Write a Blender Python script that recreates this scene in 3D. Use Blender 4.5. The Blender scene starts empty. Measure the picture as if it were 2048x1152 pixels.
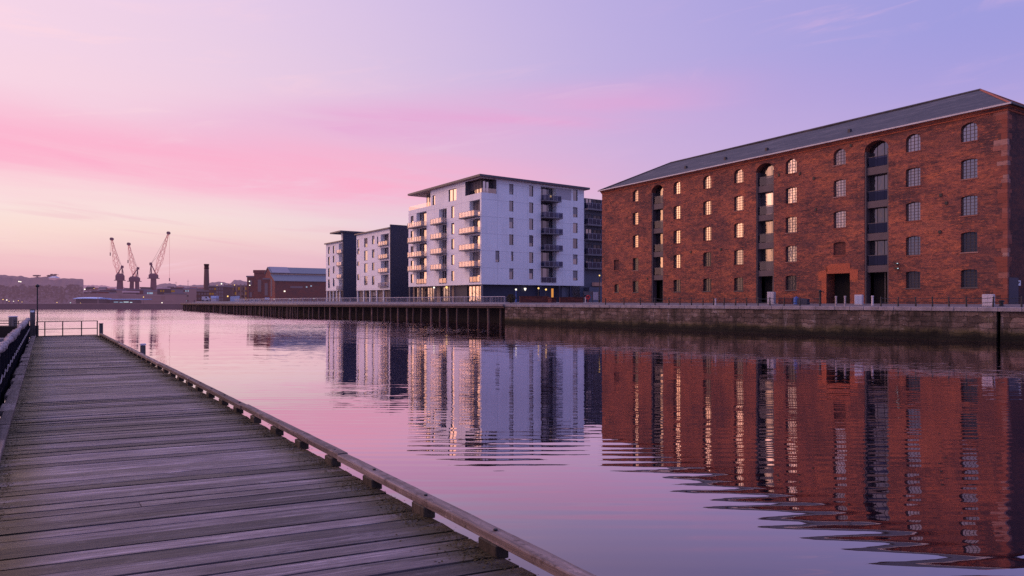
import bpy, math, random
from mathutils import Vector, Matrix, noise

random.seed(7)
sc = bpy.context.scene
COL = sc.collection
F = 1365.0          # focal length in pixels of the 2048 px wide photograph (24 mm lens)
HZ = 601.0          # horizon row of the photograph
EYE = 3.4           # eye height above the water, metres


def lin(r, g, b):
    def c(u):
        u /= 255.0
        return u / 12.92 if u <= 0.04045 else ((u + 0.055) / 1.055) ** 2.4
    return (c(r), c(g), c(b), 1.0)


# survey helpers: bearings and heights read from the photograph, turned into metres
def brg(px):
    return (px - 1024.0) / F


def spot(px, d, z=0.0):
    return Vector((brg(px) * d, d, z))


def zat(py, d):
    return EYE + (HZ - py) * d / F


# ------------------------------------------------------------------ materials
class N:
    def __init__(s, name):
        s.m = bpy.data.materials.new(name)
        s.m.use_nodes = True
        s.t = s.m.node_tree
        s.t.nodes.clear()
        s.out = s.t.nodes.new('ShaderNodeOutputMaterial')

    def n(s, kind, **kw):
        nd = s.t.nodes.new('ShaderNode' + kind)
        for k, v in kw.items():
            if k[0] == 'i' and k[1:].isdigit():
                nd.inputs[int(k[1:])].default_value = v
            elif k in nd.inputs.keys():
                nd.inputs[k].default_value = v
            else:
                setattr(nd, k, v)
        return nd

    def link(s, a, b):
        s.t.links.new(a, b)

    def val(s, x, sock):
        if hasattr(x, 'links') or hasattr(x, 'is_linked'):
            s.link(x, sock)
        else:
            sock.default_value = x

    def math(s, op, a, b=0.0, c=0.0, clamp=False):
        nd = s.n('Math', operation=op, use_clamp=clamp)
        s.val(a, nd.inputs[0]); s.val(b, nd.inputs[1]); s.val(c, nd.inputs[2])
        return nd.outputs[0]

    def mix(s, f, a, b, blend='MIX'):
        nd = s.n('Mix', data_type='RGBA', blend_type=blend)
        s.val(f, nd.inputs[0]); s.val(a, nd.inputs[6]); s.val(b, nd.inputs[7])
        return nd.outputs[2]

    def ramp(s, f, stops, interp='LINEAR'):
        nd = s.n('ValToRGB')
        nd.color_ramp.interpolation = interp
        els = nd.color_ramp.elements
        while len(els) > 1:
            els.remove(els[-1])
        els[0].position, els[0].color = stops[0]
        for p, c in stops[1:]:
            e = els.new(p); e.color = c
        s.val(f, nd.inputs[0])
        return nd.outputs[0]

    def rng(s, x, a, b, c=0.0, d=1.0, smooth=False):
        nd = s.n('MapRange', interpolation_type='SMOOTHSTEP' if smooth else 'LINEAR')
        s.val(x, nd.inputs[0])
        for i, v in enumerate((a, b, c, d)):
            s.val(v, nd.inputs[i + 1])
        return nd.outputs[0]

    def coord(s, kind='Object', scale=(1, 1, 1), rot=(0, 0, 0), loc=(0, 0, 0)):
        if kind == 'Position':
            o = s.n('NewGeometry').outputs['Position']
        else:
            o = s.n('TexCoord').outputs[kind]
        mp = s.n('Mapping')
        mp.inputs['Scale'].default_value = scale
        mp.inputs['Rotation'].default_value = rot
        mp.inputs['Location'].default_value = loc
        s.link(o, mp.inputs[0])
        return mp.outputs[0]

    def noise(s, vec, scale=1.0, detail=3.0, rough=0.5, dist=0.0):
        nd = s.n('TexNoise', Scale=scale, Detail=detail, Roughness=rough, Distortion=dist)
        s.link(vec, nd.inputs['Vector'])
        return nd.outputs['Fac']

    def bump(s, h, strength=0.5, dist=0.1):
        nd = s.n('Bump', Strength=strength, Distance=dist)
        s.link(h, nd.inputs['Height'])
        return nd.outputs[0]

    def pbr(s, col, rough=0.7, normal=None, metal=0.0, spec=0.5):
        nd = s.n('BsdfPrincipled')
        s.val(col, nd.inputs['Base Color']); s.val(rough, nd.inputs['Roughness'])
        nd.inputs['Metallic'].default_value = metal
        nd.inputs['Specular IOR Level'].default_value = spec
        if normal is not None:
            s.link(normal, nd.inputs['Normal'])
        return nd.outputs[0]

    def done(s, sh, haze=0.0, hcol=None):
        if haze > 0:  # distance haze painted on: a constant emission mixed into the surface
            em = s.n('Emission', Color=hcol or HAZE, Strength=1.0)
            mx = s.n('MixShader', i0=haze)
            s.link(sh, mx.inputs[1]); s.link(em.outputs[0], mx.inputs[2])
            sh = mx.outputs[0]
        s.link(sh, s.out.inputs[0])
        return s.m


HAZE = lin(188, 138, 170)  # glow colour of the painted haze


def plain(name, col, rough=0.7, var=0.25, scale=2.0, bump=0.0, haze=0.0, hcol=None, metal=0.0, spec=0.4, stretch=(1, 1, 1)):
    """A surface of one colour, mottled and weathered by noise."""
    s = N(name)
    v = s.coord('Object', scale=stretch)
    a = s.noise(v, scale, 5, 0.6)
    b = s.noise(v, scale * 7, 3, 0.6)
    f = s.math('MULTIPLY_ADD', b, 0.4, s.math('MULTIPLY', a, 0.6))
    dark = tuple(c * (1 - var) for c in col[:3]) + (1,)
    lite = tuple(min(1, c * (1 + var)) for c in col[:3]) + (1,)
    c = s.ramp(f, [(0.3, dark), (0.7, lite)])
    nrm = s.bump(b, bump, 0.05) if bump else None
    return s.done(s.pbr(c, rough, nrm, metal, spec), haze, hcol)


def brick(name, c1, c2, dark, orange, bw=0.24, bh=0.08, haze=0.0, soot=0.55):
    s = N(name)
    tc = s.n('TexCoord').outputs['Object']
    sep = s.n('SeparateXYZ'); s.link(tc, sep.inputs[0])
    h = s.math('ADD', sep.outputs[0], sep.outputs[1])
    cmb = s.n('CombineXYZ'); s.link(h, cmb.inputs[0]); s.link(sep.outputs[2], cmb.inputs[1])
    br = s.n('TexBrick', Scale=1.0, **{'Mortar Size': 0.008, 'Mortar Smooth': 0.2, 'Bias': 0.0, 'Brick Width': bw, 'Row Height': bh})
    s.link(cmb.outputs[0], br.inputs['Vector'])
    br.inputs['Color1'].default_value = c1
    br.inputs['Color2'].default_value = c2
    br.inputs['Mortar'].default_value = (0.09, 0.06, 0.055, 1)

    def nz(sx, sz, det, rough=0.65):
        mp = s.n('Mapping'); mp.inputs['Scale'].default_value = (sx, sz, 1)
        s.link(cmb.outputs[0], mp.inputs[0])
        return s.noise(mp.outputs[0], 1.0, det, rough)
    streak = nz(0.7, 2.0, 6)          # sooty courses, wider than high
    blotch = nz(0.14, 0.2, 5)
    patch = nz(1.1, 3.4, 4)
    tint = nz(0.35, 1.3, 5)
    course = nz(2.3, 7.0, 4, 0.7)
    c = s.mix(s.rng(tint, 0.45, 0.68, 0, 0.65), br.outputs[0], orange)
    c = s.mix(s.rng(blotch, 0.48, 0.66, 0, 0.5), c, tuple(x * 1.5 for x in dark[:3]) + (1,))
    f = s.rng(s.math('ADD', s.math('MULTIPLY', streak, 0.7), s.math('MULTIPLY', blotch, 0.45)), 0.50, 0.68, 0, soot * 1.5)
    c = s.mix(f, c, dark)
    c = s.mix(s.rng(course, 0.55, 0.66, 0, soot * 1.4), c, orange)
    c = s.mix(s.rng(course, 0.47, 0.36, 0, soot * 1.5), c, dark)
    c = s.mix(s.rng(patch, 0.66, 0.74, 0, soot), c, (0.42, 0.24, 0.18, 1))
    c = s.mix(s.rng(nz(3.0, 9.0, 2), 0.64, 0.74, 0, soot * 1.4), c, dark)
    c = s.mix(s.rng(nz(2.4, 7.0, 2), 0.70, 0.78, 0, soot), c, (0.5, 0.33, 0.26, 1))
    big = nz(0.09, 0.16, 6, 0.7)
    c = s.mix(s.rng(big, 0.50, 0.64, 0, soot * 0.95), c, tuple(x * 1.35 for x in dark[:3]) + (1,))
    c = s.mix(s.rng(big, 0.44, 0.33, 0, soot * 0.5), c, (0.46, 0.17, 0.10, 1))
    runs = nz(1.4, 0.12, 4)
    c = s.mix(s.rng(runs, 0.58, 0.72, 0, soot * 0.7), c, dark)
    # darker in streaks toward the eaves
    c = s.mix(s.math('MULTIPLY', s.rng(sep.outputs[2], 17.2, 19.0, 0.0, 0.5), s.rng(streak, 0.4, 0.6)), c, dark)
    # darker in streaks toward the foot of the wall
    low = s.rng(sep.outputs[2], 0.0, 2.2, 0.35, 0.0)
    c = s.mix(s.math('MULTIPLY', low, s.rng(streak, 0.35, 0.6)), c, dark)
    hb = s.math('MULTIPLY_ADD', patch, 0.6, s.math('MULTIPLY', br.outputs['Fac'], -0.5))
    return s.done(s.pbr(c, 0.9, s.bump(hb, 0.6, 0.05), spec=0.2), haze)


def glass(name, tint=(0.88, 0.82, 0.82, 1), refl=0.55, dark=(0.02, 0.022, 0.03, 1), wob=0.004, haze=0.0, rough=0.02):
    """Window glass seen from outside by day: mirrors the sky over a dark room; each pane sits slightly askew."""
    s = N(name)
    v = s.coord('Object')
    rnd = s.n('NewGeometry').outputs['Random Per Island']
    nb = s.math('ADD', s.noise(v, 0.9, 2, 0.5), s.math('MULTIPLY', s.noise(v, 4.0, 2, 0.5), 0.25))
    nrm = s.bump(nb, 1.0, wob * 6)
    g = s.n('BsdfGlossy', Roughness=rough); g.inputs['Color'].default_value = tint
    s.link(nrm, g.inputs['Normal'])
    d = s.n('BsdfDiffuse'); d.inputs['Color'].default_value = dark
    m = s.n('MixShader')
    orr = s.n('ObjectInfo').outputs['Random']
    s.link(s.math('ADD', s.math('ADD', s.math('MULTIPLY', rnd, 0.10), s.math('MULTIPLY', orr, refl * 0.55)), refl * 0.72 - 0.05), m.inputs[0])
    s.link(d.outputs[0], m.inputs[1]); s.link(g.outputs[0], m.inputs[2])
    return s.done(m.outputs[0], haze)


def sheer(name, tint, trans=0.55, clear=(0.75, 0.76, 0.8, 1)):
    """Clear balcony glass: part mirror, part see-through."""
    s = N(name)
    g = s.n('BsdfGlossy', Roughness=0.06); g.inputs['Color'].default_value = tint
    t = s.n('BsdfTransparent'); t.inputs['Color'].default_value = clear
    m = s.n('MixShader', i0=trans)
    s.link(g.outputs[0], m.inputs[1]); s.link(t.outputs[0], m.inputs[2])
    return s.done(m.outputs[0])


def glow(name, col, strength):
    s = N(name)
    v = s.coord('Object')
    em = s.n('Emission')
    s.link(s.mix(s.noise(v, 6.0), col, tuple(c * 0.8 for c in col[:3]) + (1,)), em.inputs[0])
    em.inputs[1].default_value = strength
    return s.done(em.outputs[0])


def timber_deck(name):
    s = N(name)
    rnd = s.n('NewGeometry').outputs['Random Per Island']
    tc = s.n('TexCoord').outputs['Object']
    cmb = s.n('CombineXYZ')
    s.link(s.math('MULTIPLY', rnd, 37.0), cmb.inputs[0]); s.link(s.math('MULTIPLY', rnd, 11.0), cmb.inputs[1])
    add = s.n('VectorMath', operation='ADD'); s.link(tc, add.inputs[0]); s.link(cmb.outputs[0], add.inputs[1])

    def nz(sx, sy, det, rough=0.6, dist=0.0):
        mp = s.n('Mapping'); mp.inputs['Scale'].default_value = (sx, sy, 1)
        s.link(add.outputs[0], mp.inputs[0])
        return s.noise(mp.outputs[0], 1.0, det, rough, dist)
    grain = nz(1.1, 26, 7, 0.65, 0.6)
    fine = nz(3, 90, 3, 0.6)
    cloud = nz(0.8, 2.6, 4)
    blot = nz(2.6, 7.0, 5, 0.7)
    base = s.ramp(grain, [(0.32, (0.03, 0.023, 0.027, 1)), (0.45, (0.105, 0.083, 0.095, 1)), (0.58, (0.165, 0.134, 0.15, 1)), (0.70, (0.34, 0.285, 0.315, 1))])
    bright = s.math('ADD', s.math('ADD', 0.42, s.math('MULTIPLY', rnd, 0.8)), s.math('MULTIPLY', s.math('SUBTRACT', nz(0.45, 1.2, 4, 0.65), 0.5), 1.3))
    hs = s.n('HueSaturation'); s.link(base, hs.inputs['Color']); s.link(bright, hs.inputs['Value'])
    c = s.mix(s.rng(cloud, 0.45, 0.7, 0, 0.55), hs.outputs[0], (0.07, 0.056, 0.066, 1))
    c = s.mix(s.rng(blot, 0.55, 0.70, 0, 0.6), c, (0.27, 0.235, 0.245, 1))
    c = s.mix(s.rng(blot, 0.42, 0.25, 0, 0.6), c, (0.04, 0.032, 0.038, 1))
    crack = nz(0.7, 34, 3, 0.5, 1.2)
    c = s.mix(s.rng(s.math('ABSOLUTE', s.math('SUBTRACT', crack, 0.5)), 0.016, 0.0, 0, 0.8), c, (0.014, 0.011, 0.012, 1))
    scuff = nz(3.5, 16, 4, 0.7)
    c = s.mix(s.rng(scuff, 0.66, 0.78, 0, 0.6), c, (0.36, 0.32, 0.33, 1))
    # moss gathers along the sides of the deck
    edge = s.n('Attribute', attribute_name='edge').outputs['Fac']
    side = s.math('ABSOLUTE', s.math('SUBTRACT', s.math('MULTIPLY', edge, 2.0), 1.0))
    mf = s.math('MULTIPLY', s.rng(side, 0.62, 0.90, 0, 1, True), s.rng(nz(1.6, 3.0, 5, 0.7), 0.32, 0.50, 0.25, 1.0))
    c = s.mix(s.math('MULTIPLY', mf, 0.98), c, s.mix(s.rng(fine, 0.4, 0.6), (0.018, 0.013, 0.003, 1), (0.055, 0.036, 0.006, 1)))
    long_streak = nz(0.55, 15, 5, 0.65, 0.5)
    mul = s.math('ADD', s.math('MULTIPLY', rnd, 0.75), s.math('ADD', 0.36, s.math('MULTIPLY', s.rng(long_streak, 0.36, 0.64), 0.55)))
    vm = s.n('VectorMath', operation='SCALE'); s.link(c, vm.inputs[0]); s.link(mul, vm.inputs['Scale'])
    c = vm.outputs[0]
    # sawn anti-slip grooves running along each board
    wv = s.n('TexWave', wave_type='BANDS', bands_direction='Y', Scale=1.0, Distortion=0.6, Detail=1.0)
    mp = s.n('Mapping'); mp.inputs['Scale'].default_value = (0.35, 18.0, 1); s.link(add.outputs[0], mp.inputs[0]); s.link(mp.outputs[0], wv.inputs[0])
    wear = s.rng(nz(0.5, 2.0, 3), 0.35, 0.6)
    h = s.math('ADD', s.math('MULTIPLY', grain, 0.9), s.math('ADD', s.math('MULTIPLY', s.math('MULTIPLY', wv.outputs['Fac'], wear), 0.55), s.math('MULTIPLY', fine, 0.35)))
    c = s.mix(s.math('MULTIPLY', s.math('MULTIPLY', s.rng(wv.outputs['Fac'], 0.35, 0.0), wear), 0.5), c, (0.03, 0.025, 0.03, 1))
    return s.done(s.pbr(c, s.rng(cloud, 0.3, 0.7, 0.5, 0.75), s.bump(h, 0.75, 0.012), spec=0.45))


def timber(name, c0, c1, moss=0.3, haze=0.0, along=2):
    """Weathered timber with its grain along one object axis."""
    s = N(name)
    sc_ = [14.0, 14.0, 14.0]; sc_[along] = 0.9
    g = s.noise(s.coord('Object', scale=tuple(sc_)), 1.0, 6, 0.65, 0.4)
    b = s.noise(s.coord('Object', scale=(1.5, 1.5, 1.5)), 1.0, 5, 0.6)
    c = s.ramp(g, [(0.3, c0), (0.72, c1)])
    c = s.mix(s.rng(b, 0.5, 0.7, 0, moss), c, (0.04, 0.036, 0.018, 1))
    c = s.mix(s.rng(b, 0.42, 0.28, 0, 0.5), c, tuple(x * 1.7 for x in c1[:3]) + (1,))
    w = s.noise(s.coord('Object', scale=(9, 9, 9)), 1.0, 4, 0.7)
    c = s.mix(s.rng(w, 0.56, 0.68, 0, 0.7), c, tuple(x * 0.5 for x in c0[:3]) + (1,))
    c = s.mix(s.rng(w, 0.40, 0.30, 0, 0.5), c, tuple(min(1, x * 1.8) for x in c1[:3]) + (1,))
    orn = s.n('ObjectInfo').outputs['Random']
    vm = s.n('VectorMath', operation='SCALE'); s.link(c, vm.inputs[0]); s.link(s.math('ADD', 0.62, s.math('MULTIPLY', orn, 0.65)), vm.inputs['Scale'])
    c = vm.outputs[0]
    return s.done(s.pbr(c, 0.8, s.bump(g, 0.7, 0.02), spec=0.3), haze)


def masonry(name):
    """Old dock wall of squared rubble: weed and slime by the waterline, pale lime streaks higher up."""
    s = N(name)
    tc = s.n('TexCoord').outputs['Object']
    sep = s.n('SeparateXYZ'); s.link(tc, sep.inputs[0])
    cmb = s.n('CombineXYZ'); s.link(sep.outputs[0], cmb.inputs[0]); s.link(sep.outputs[2], cmb.inputs[1])

    def mapped(sx, sz):
        mp = s.n('Mapping'); mp.inputs['Scale'].default_value = (sx, sz, 1)
        s.link(cmb.outputs[0], mp.inputs[0]); return mp.outputs[0]

    def nz(sx, sz, det=5, rough=0.65):
        return s.noise(mapped(sx, sz), 1.0, det, rough)
    warp = s.n('VectorMath', operation='ADD'); s.link(mapped(1, 1), warp.inputs[0])
    nn = s.n('TexNoise', Scale=1.6, Detail=3.0); s.link(cmb.outputs[0], nn.inputs['Vector'])
    sub = s.n('VectorMath', operation='SCALE'); s.link(nn.outputs['Color'], sub.inputs[0]); sub.inputs['Scale'].default_value = 0.55
    s.link(sub.outputs[0], warp.inputs[1])
    vm = s.n('Mapping'); vm.inputs['Scale'].default_value = (1.5, 2.9, 1); s.link(warp.outputs[0], vm.inputs[0])
    vo = s.n('TexVoronoi', feature='F1', Scale=1.0, Randomness=0.8); s.link(vm.outputs[0], vo.inputs['Vector'])
    wb = s.n('Mapping'); wb.inputs['Scale'].default_value = (1, 1, 1); s.link(warp.outputs[0], wb.inputs[0])
    bk = s.n('TexBrick', offset=0.5, squash=1.4, Scale=1.0, **{'Mortar Size': 0.03, 'Mortar Smooth': 0.8, 'Brick Width': 1.05, 'Row Height': 0.46})
    bk.inputs['Color1'].default_value = (0.5, 0.48, 0.46, 1); bk.inputs['Color2'].default_value = (1.5, 1.42, 1.38, 1); bk.inputs['Mortar'].default_value = (0.5, 0.5, 0.5, 1)
    s.link(wb.outputs[0], bk.inputs['Vector'])
    ve = s.n('TexVoronoi', feature='DISTANCE_TO_EDGE', Scale=1.0, Randomness=0.8); s.link(vm.outputs[0], ve.inputs['Vector'])
    rs = s.n('SeparateColor'); s.link(vo.outputs['Color'], rs.inputs[0])
    c = s.ramp(rs.outputs[0], [(0.0, (0.085, 0.06, 0.052, 1)), (0.6, (0.115, 0.082, 0.07, 1)), (0.9, (0.14, 0.105, 0.092, 1)), (1.0, (0.22, 0.18, 0.17, 1))])
    c = s.mix(s.rng(ve.outputs['Distance'], 0.05, 0.0, 0, 0.18), c, (0.05, 0.037, 0.032, 1))
    c = s.mix(0.75, c, bk.outputs['Color'], 'MULTIPLY')
    c = s.mix(s.rng(nz(0.5, 0.35), 0.45, 0.7, 0, 0.7), c, (0.055, 0.04, 0.032, 1))
    c = s.mix(s.rng(nz(0.3, 0.5), 0.56, 0.72, 0, 0.6), c, (0.09, 0.075, 0.03, 1))
    drip = s.math('MULTIPLY', s.rng(nz(2.2, 0.22, 4), 0.6, 0.75), s.rng(nz(0.12, 0.4), 0.45, 0.62))
    c = s.mix(s.math('MULTIPLY', drip, 0.8), c, (0.36, 0.32, 0.31, 1))
    c = s.mix(s.rng(nz(2.6, 3.4, 4), 0.645, 0.70, 0, 0.7), c, (0.42, 0.37, 0.36, 1))
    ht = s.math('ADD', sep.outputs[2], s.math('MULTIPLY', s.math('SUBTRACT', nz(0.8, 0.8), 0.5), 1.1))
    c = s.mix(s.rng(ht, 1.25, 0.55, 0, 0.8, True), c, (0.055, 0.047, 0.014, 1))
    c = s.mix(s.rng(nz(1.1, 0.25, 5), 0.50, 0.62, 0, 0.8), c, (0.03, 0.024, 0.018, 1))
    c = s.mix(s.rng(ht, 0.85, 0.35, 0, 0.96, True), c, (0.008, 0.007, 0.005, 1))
    vs = s.n('VectorMath', operation='SCALE'); s.link(c, vs.inputs[0]); s.link(s.rng(nz(0.4, 0.8, 5), 0.32, 0.68, 0.5, 1.7), vs.inputs['Scale'])
    c = vs.outputs[0]
    h = s.math('ADD', s.math('MULTIPLY', bk.outputs['Fac'], -0.8), s.math('MULTIPLY', nz(5, 5), 0.6))
    return s.done(s.pbr(c, 0.85, s.bump(h, 0.9, 0.12), spec=0.3))


def water_mat():
    s = N('dock_water')

    def nz(sx, sy, rot, det, rough=0.5, dist=0.0, off=0.0):
        return s.noise(s.coord('Position', scale=(sx, sy, 1), rot=(0, 0, rot), loc=(off, off * 0.7, off)), 1.0, det, rough, dist)
    c_ = lambda x: s.math('SUBTRACT', x, 0.5)
    wv = s.n('TexWave', wave_type='BANDS', bands_direction='Y', wave_profile='SIN', Scale=0.66, Distortion=1.6, Detail=1.2)
    wv.inputs['Detail Scale'].default_value = 0.9
    s.link(s.coord('Position', scale=(0.10, 1, 1), rot=(0, 0, 0.05)), wv.inputs['Vector'])
    swell = s.math('MULTIPLY', c_(wv.outputs['Fac']), s.rng(nz(0.10, 0.22, 0.3, 2.0, 0.5, 0.0, 2.0), 0.3, 0.65, 0.25, 1.15))
    cross = c_(nz(0.45, 1.6, -0.25, 1.5, 0.5, 0.2, 3.0))
    long_ = c_(nz(0.12, 0.75, 0.16, 2.0, 0.5, 0.6, 9.0))
    chop = c_(nz(1.2, 6.5, 0.06, 3.0, 0.6, 0.0, 7.0))
    side = c_(nz(1.6, 2.6, 0.3, 2.0, 0.55, 0.0, 11.0))
    patch = nz(0.012, 0.035, 0.2, 3.0, 0.55, 0.0, 5.0)
    pos = s.n('NewGeometry').outputs['Position']
    sp = s.n('SeparateXYZ'); s.link(pos, sp.inputs[0])
    # lee by the pier and under the stone quay; ruffled water toward the far shore
    mid = s.rng(sp.outputs[1], 11.0, 40.0, 0.42, 1.0, True)
    far = s.rng(s.math('SUBTRACT', sp.outputs[1], s.math('MULTIPLY', sp.outputs[0], 0.35)), 66.0, 112.0, 0.0, 1.0, True)
    pt = s.rng(patch, 0.36, 0.64, 0.55, 1.25, True)
    a3 = s.math('MULTIPLY', s.math('ADD', s.math('MULTIPLY', mid, 0.055), s.math('MULTIPLY', far, 0.05)), pt)
    a1 = s.math('MULTIPLY', s.rng(sp.outputs[1], 14.0, 40.0, 1.0, 0.3, True), 0.022)
    sy = s.math('ADD', s.math('MULTIPLY', swell, a1), s.math('ADD', s.math('ADD', s.math('MULTIPLY', cross, 0.022), s.math('MULTIPLY', long_, 0.03)), s.math('MULTIPLY', chop, a3)))
    # out on open water only the wave faces turned this way are seen; the backs hide behind the crests
    sy = s.math('SUBTRACT', sy, s.math('MULTIPLY', s.math('ABSOLUTE', chop), s.math('MULTIPLY', s.math('MULTIPLY', far, pt), 0.8)))
    sx = s.math('ADD', s.math('MULTIPLY', side, s.math('MULTIPLY', a3, 0.35)), s.math('MULTIPLY', cross, 0.012))
    cmb = s.n('CombineXYZ'); s.link(sx, cmb.inputs[0]); s.link(sy, cmb.inputs[1]); cmb.inputs[2].default_value = 1.0
    nv = s.n('VectorMath', operation='NORMALIZE'); s.link(cmb.outputs[0], nv.inputs[0])
    nrm = nv.outputs[0]
    lw = s.n('LayerWeight', Blend=0.5)
    g = s.n('BsdfGlossy', Roughness=0.012); g.inputs['Color'].default_value = (1.0, 0.885, 0.955, 1)
    s.link(nrm, g.inputs['Normal'])
    d = s.n('BsdfDiffuse'); d.inputs['Color'].default_value = (0.008, 0.007, 0.013, 1)
    m = s.n('MixShader')
    fac = s.ramp(lw.outputs['Facing'], [(0.0, (0.06,) * 3 + (1,)), (0.5, (0.22,) * 3 + (1,)), (0.64, (0.33,) * 3 + (1,)), (0.73, (0.52,) * 3 + (1,)), (0.80, (0.69,) * 3 + (1,)), (0.86, (0.70,) * 3 + (1,)), (0.905, (0.86,) * 3 + (1,)), (0.94, (0.97,) * 3 + (1,))])
    s.link(fac, m.inputs[0])
    s.link(d.outputs[0], m.inputs[1]); s.link(g.outputs[0], m.inputs[2])
    return s.done(m.outputs[0])


def slate(name, haze=0.0):
    s = N(name)
    tc = s.n('TexCoord').outputs['Object']
    br = s.n('TexBrick', Scale=1.0, **{'Mortar Size': 0.012, 'Brick Width': 0.4, 'Row Height': 0.26})
    s.link(tc, br.inputs['Vector'])
    br.inputs['Color1'].default_value = (0.042, 0.04, 0.047, 1)
    br.inputs['Color2'].default_value = (0.066, 0.06, 0.068, 1)
    br.inputs['Mortar'].default_value = (0.045, 0.045, 0.052, 1)
    a = s.noise(s.coord('Object', scale=(0.25, 0.9, 0.9)), 1.0, 5, 0.65)
    c = s.mix(s.rng(a, 0.5, 0.68, 0, 0.75), br.outputs[0], (0.115, 0.102, 0.108, 1))
    pt = s.noise(s.coord('Object', scale=(1.8, 2.6, 2.6)), 1.0, 4, 0.7)
    c = s.mix(s.rng(pt, 0.56, 0.70, 0, 0.7), c, (0.03, 0.028, 0.034, 1))
    c = s.mix(s.rng(pt, 0.36, 0.26, 0, 0.6), c, (0.14, 0.125, 0.13, 1))
    c = s.mix(s.rng(a, 0.45, 0.3, 0, 0.6), c, (0.032, 0.03, 0.036, 1))
    return s.done(s.pbr(c, 0.7, s.bump(br.outputs['Fac'], 0.4, 0.02), spec=0.4), haze)


def render_wall(name):
    """Painted render in storey-high bays: faint joints, rain streaks and slightly uneven white."""
    s = N(name)
    tc = s.n('TexCoord').outputs['Object']
    sep = s.n('SeparateXYZ'); s.link(tc, sep.inputs[0])
    h = s.math('ADD', sep.outputs[0], sep.outputs[1])
    cmb = s.n('CombineXYZ'); s.link(h, cmb.inputs[0]); s.link(sep.outputs[2], cmb.inputs[1])

    def nz(sx, sz, det):
        mp = s.n('Mapping'); mp.inputs['Scale'].default_value = (sx, sz, 1); s.link(cmb.outputs[0], mp.inputs[0])
        return s.noise(mp.outputs[0], 1.0, det, 0.6)
    br = s.n('TexBrick', offset=0.0, Scale=1.0, **{'Mortar Size': 0.045, 'Brick Width': 4.1, 'Row Height': 3.66})
    s.link(cmb.outputs[0], br.inputs['Vector'])
    br.inputs['Color1'].default_value = (0.87, 0.88, 0.91, 1); br.inputs['Color2'].default_value = (0.83, 0.84, 0.87, 1); br.inputs['Mortar'].default_value = (0.6, 0.6, 0.64, 1)
    c = s.mix(s.rng(nz(1.6, 0.10, 4), 0.52, 0.75, 0, 0.32), br.outputs[0], (0.5, 0.49, 0.5, 1))
    c = s.mix(s.rng(nz(0.2, 0.25, 4), 0.45, 0.7, 0, 0.22), c, (0.6, 0.6, 0.63, 1))
    return s.done(s.pbr(c, 0.85, spec=0.3))


def stone_blocks(name):
    """Dressed red stone, each block its own shade from brick red to pale pink."""
    s = N(name)
    r = s.n('ObjectInfo').outputs['Random']
    a = s.noise(s.coord('Object', scale=(1.5, 1.5, 4)), 1.0, 5, 0.65)
    c = s.ramp(r, [(0.0, (0.22, 0.07, 0.05, 1)), (0.6, (0.27, 0.092, 0.068, 1)), (0.8, (0.3, 0.13, 0.105, 1)), (1.0, (0.37, 0.22, 0.19, 1))])
    c = s.mix(s.rng(a, 0.5, 0.68, 0, 0.7), c, (0.08, 0.045, 0.045, 1))
    return s.done(s.pbr(c, 0.9, s.bump(a, 0.4, 0.03), spec=0.2))


M = {}
M['brick'] = brick('warehouse_brick', (0.31, 0.10, 0.075, 1), (0.40, 0.128, 0.085, 1), (0.066, 0.038, 0.044, 1), (0.56, 0.17, 0.075, 1))
M['brick_dark'] = brick('dark_brick', (0.13, 0.048, 0.042, 1), (0.17, 0.058, 0.046, 1), (0.05, 0.03, 0.036, 1), (0.19, 0.06, 0.04, 1))  # darker than warehouse_brick; end wall, infills and copings
M['brick_new'] = brick('rebuilt_brick', (0.42, 0.115, 0.062, 1), (0.46, 0.13, 0.07, 1), (0.3, 0.08, 0.05, 1), (0.5, 0.14, 0.07, 1), soot=0.1)
M['brick_wall'] = brick('garden_brick', (0.2, 0.06, 0.05, 1), (0.24, 0.07, 0.055, 1), (0.07, 0.04, 0.045, 1), (0.28, 0.08, 0.05, 1))
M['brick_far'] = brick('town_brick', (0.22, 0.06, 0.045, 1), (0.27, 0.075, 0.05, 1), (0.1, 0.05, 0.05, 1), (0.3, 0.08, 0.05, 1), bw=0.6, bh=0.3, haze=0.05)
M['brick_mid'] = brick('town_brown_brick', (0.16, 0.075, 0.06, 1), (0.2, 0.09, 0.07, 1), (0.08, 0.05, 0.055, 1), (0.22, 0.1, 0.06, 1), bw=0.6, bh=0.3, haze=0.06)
M['sandstone'] = stone_blocks('red_sandstone')
M['stone'] = plain('coping_stone', (0.25, 0.22, 0.235, 1), 0.85, 0.45, 1.6, 0.3)
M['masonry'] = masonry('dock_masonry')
M['slate'] = slate('roof_slate')
M['ridge'] = plain('ridge_tile', (0.27, 0.085, 0.055, 1), 0.8, 0.25, 3)
M['gutter'] = plain('pale_gutter', (0.5, 0.48, 0.5, 1), 0.5, 0.2, 1)
M['iron'] = plain('black_iron', (0.018, 0.018, 0.022, 1), 0.5, 0.3, 6)
M['steelgrey'] = plain('painted_steel', (0.085, 0.075, 0.09, 1), 0.55, 0.15, 1.5)
M['baygrey'] = plain('bay_panel_paint', (0.085, 0.066, 0.08, 1), 0.6, 0.18, 1.2)
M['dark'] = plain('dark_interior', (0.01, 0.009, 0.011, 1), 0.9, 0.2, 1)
M['mullion'] = plain('window_frame_paint', (0.05, 0.045, 0.055, 1), 0.6, 0.2, 4)
M['sash'] = plain('iron_sash_paint', (0.09, 0.07, 0.078, 1), 0.6, 0.2, 4)
M['glass'] = glass('window_glass')
M['glass_old'] = glass('old_window_glass', (0.92, 0.82, 0.78, 1), 0.47, (0.06, 0.05, 0.055, 1), wob=0.003, rough=0.08)
M['glass_dim'] = glass('grimy_window_glass', (0.5, 0.5, 0.58, 1), 0.09, (0.03, 0.028, 0.032, 1))
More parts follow.
